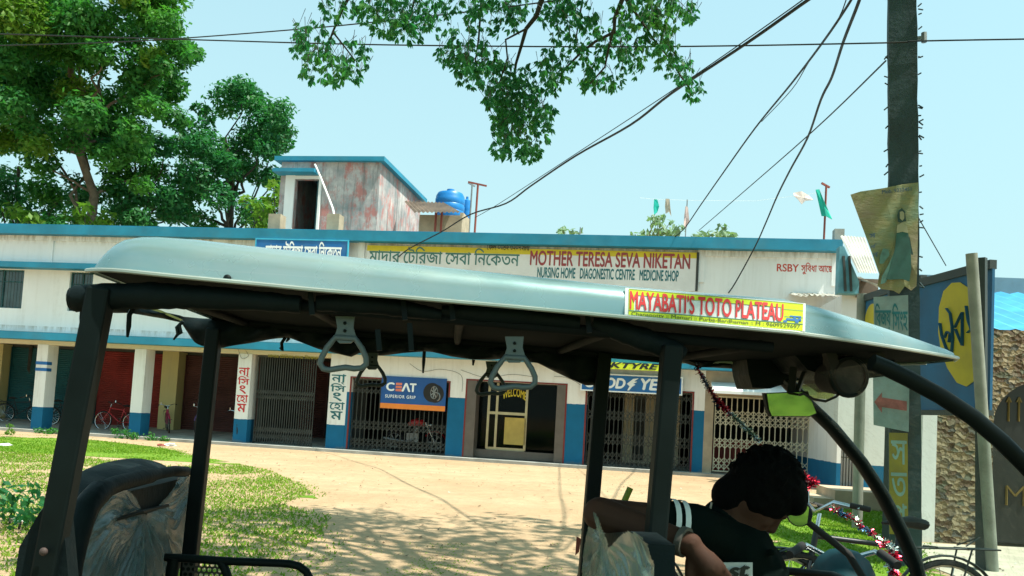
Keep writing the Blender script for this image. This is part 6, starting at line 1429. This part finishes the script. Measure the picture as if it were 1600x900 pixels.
def motorcycle(label, M, paint, hw=1.0, stalk=(.02, .12, .18), mirrors=True):
    t = thing('motorcycle', label, 'motorcycle', M); R = .30; L = 1.28
    for x in (0, L):
        mb = MB(); mb.tube(circ((x, R), R - .04, 32), .042, 8, closed=True); w_ = mb.build('wheel', m_rub, t, M, smooth=60)
        mb = MB(); mb.tube(circ((x, R), R - .085, 28), .014, 5, closed=True); mb.tube([(x, -.06, R), (x, .06, R)], .06, 12)
        for a in np.linspace(0, 2 * math.pi, 7)[:-1]: mb.bar((x, 0, R), (x + (R - .09) * math.cos(a), 0, R + (R - .09) * math.sin(a)), .03, .012, (0, 1, 0))
        mb.build('rim', m_iron_gr, w_, M, smooth=60)
        mb = MB(); mb.tube([(x + (R + .04) * math.cos(a), 0, R + (R + .04) * math.sin(a)) for a in np.linspace(.4, 2.6, 14)], .055, 8, flat=.4, up=(0, 1, 0)); mb.build('mudguard', paint if x else m_rub, t, M, smooth=60)
    mb = MB(); mb.tube([(.42, 0, .80), (.52, 0, .86), (.70, 0, .90), (.86, 0, .88), (.94, 0, .80)], [.05, .10, .13, .12, .05], 14); mb.build('fuel_tank', paint, t, M, smooth=60)
    mb = MB(); mb.tube([(-.28, 0, .80), (-.2, 0, .81), (.1, 0, .79), (.4, 0, .77), (.46, 0, .77)], [.03, .12, .13, .11, .04], 12, flat=.5, up=(0, 1, 0)); mb.build('seat', m_rub, t, M, smooth=60)
    mb = MB(); mb.box(.40, .78, -.13, .13, .28, .55); mb.tube([(.62, 0, .5), (.72, 0, .72)], .085, 12); mb.tube([(.7, -.12, .4), (.5, -.16, .28), (-.1, -.17, .33), (-.3, -.17, .36)], [.025, .03, .045, .045], 8); mb.build('engine', m_iron_gr, t, M, smooth=50)
    mb = MB(); mb.tube([(.95, 0, .78), (.75, 0, .4), (.4, 0, .35), (0, 0, R)], .025, 8); mb.tube([(.95, 0, .8), (.3, 0, .72), (-.2, 0, .72)], .025, 8); mb.build('frame', m_black, t, M, smooth=60)
    mb = MB()
    for s in (-1, 1): mb.tube([(.97, s * .09, .9), (L, s * .09, R)], .024, 8)
    mb.build('fork', m_chrome, t, M, smooth=60)
    mb = MB(); mb.ball((1.07, 0, .83), .09, .10, .10); mb.tube([(1.12, 0, .83), (1.16, 0, .83)], [.09, .085], 18); mb.build('headlight', m_chrome, t, M, smooth=60)
    mb = MB(); mb.tube([(.78, -.36 * hw, .98), (.88, -.26 * hw, 1.0), (.97, -.1 * hw, .95), (.97, .1 * hw, .95), (.88, .26 * hw, 1.0), (.78, .36 * hw, .98)], .012, 8); hb_ = mb.build('handlebar', m_chrome, t, M, smooth=60)
    for s in (-1, 1):
        mb = MB(); mb.tube([(.74, s * .39 * hw, .97), (.86, s * .29 * hw, 1.0)], .019, 8); mb.build('grip', m_rub, hb_, M, smooth=60)
    for s in (-1, 1) if mirrors else ():
        mb = MB(); a = Vector((.9, s * .22 * hw, .99)); b = a + Vector((stalk[0], s * stalk[1], stalk[2])); mb.tube([a, b], .011, 6); mb.disc(b + Vector((-.006, s * .02, .02)), (1, 0, 0), .066, .03, 20, .75); mi = mb.build('mirror', m_rub, hb_, M, smooth=40)
    return t
# red motorcycle behind the gate with the tyre sign
p = fp(640, 690, 1.3); motorcycle('red motorcycle standing behind the gate under the tyre sign', FM @ Matrix.Translation((p.x - .5, 1.3, .1)) @ Matrix.Rotation(.1, 4, 'Z'), m_bred)
# dark teal motorcycle beyond the windscreen, its mirror towards the driver
MZ = 3.75; q = at(1312, 842, MZ)
MM = Matrix.Translation((q.x, q.y, 0)) @ Matrix.Rotation(R_(72), 4, 'Z') @ Matrix.Translation((-.95, 0, -.11))
m_tealp = mat('dark_teal_motor_paint', (.005, .035, .045), .6, .0, spec=.12)
mt_ = motorcycle('dark teal motorcycle with chrome handlebar wound in tinsel beyond the windscreen', MM, m_tealp, .55, mirrors=False)
b = bicycle('old bicycle whose front wheel shows just right of the driver', Matrix.Translation((at(1258, 880, 5.0).x - 1.04, at(1258, 880, 5.0).y, 0)) @ Matrix.Rotation(.1, 4, 'Z'), m_bdark, 'bicycles at the roadside')
b = bicycle('old bicycle with a wire carrier on the apron by the stone wall', Matrix.Translation((at(1488, 880, 5.1).x, at(1488, 880, 5.1).y, 0)) @ Matrix.Rotation(math.pi + .05, 4, 'Z') @ Matrix.Rotation(.1, 4, 'X'), m_bdark, 'bicycles at the roadside')
tinsel('tinsel_garland', [at(u, v, 3.7) for u, v in ((1300, 792), (1312, 801), (1325, 806), (1338, 812), (1345, 822), (1356, 828), (1368, 838), (1378, 848))], .022, 420, [m_tgr, m_tred, m_tblu], 'tinsel wound along the chrome handlebar of the teal motorcycle')
tinsel('tinsel_garland', [at(u, v, 3.65) for u, v in ((1378, 848), (1392, 856), (1398, 868), (1392, 884), (1402, 900))], .03, 360, [m_tred, m_tsil], 'red and silver tinsel tuft hanging beside the dark windscreen pillar')
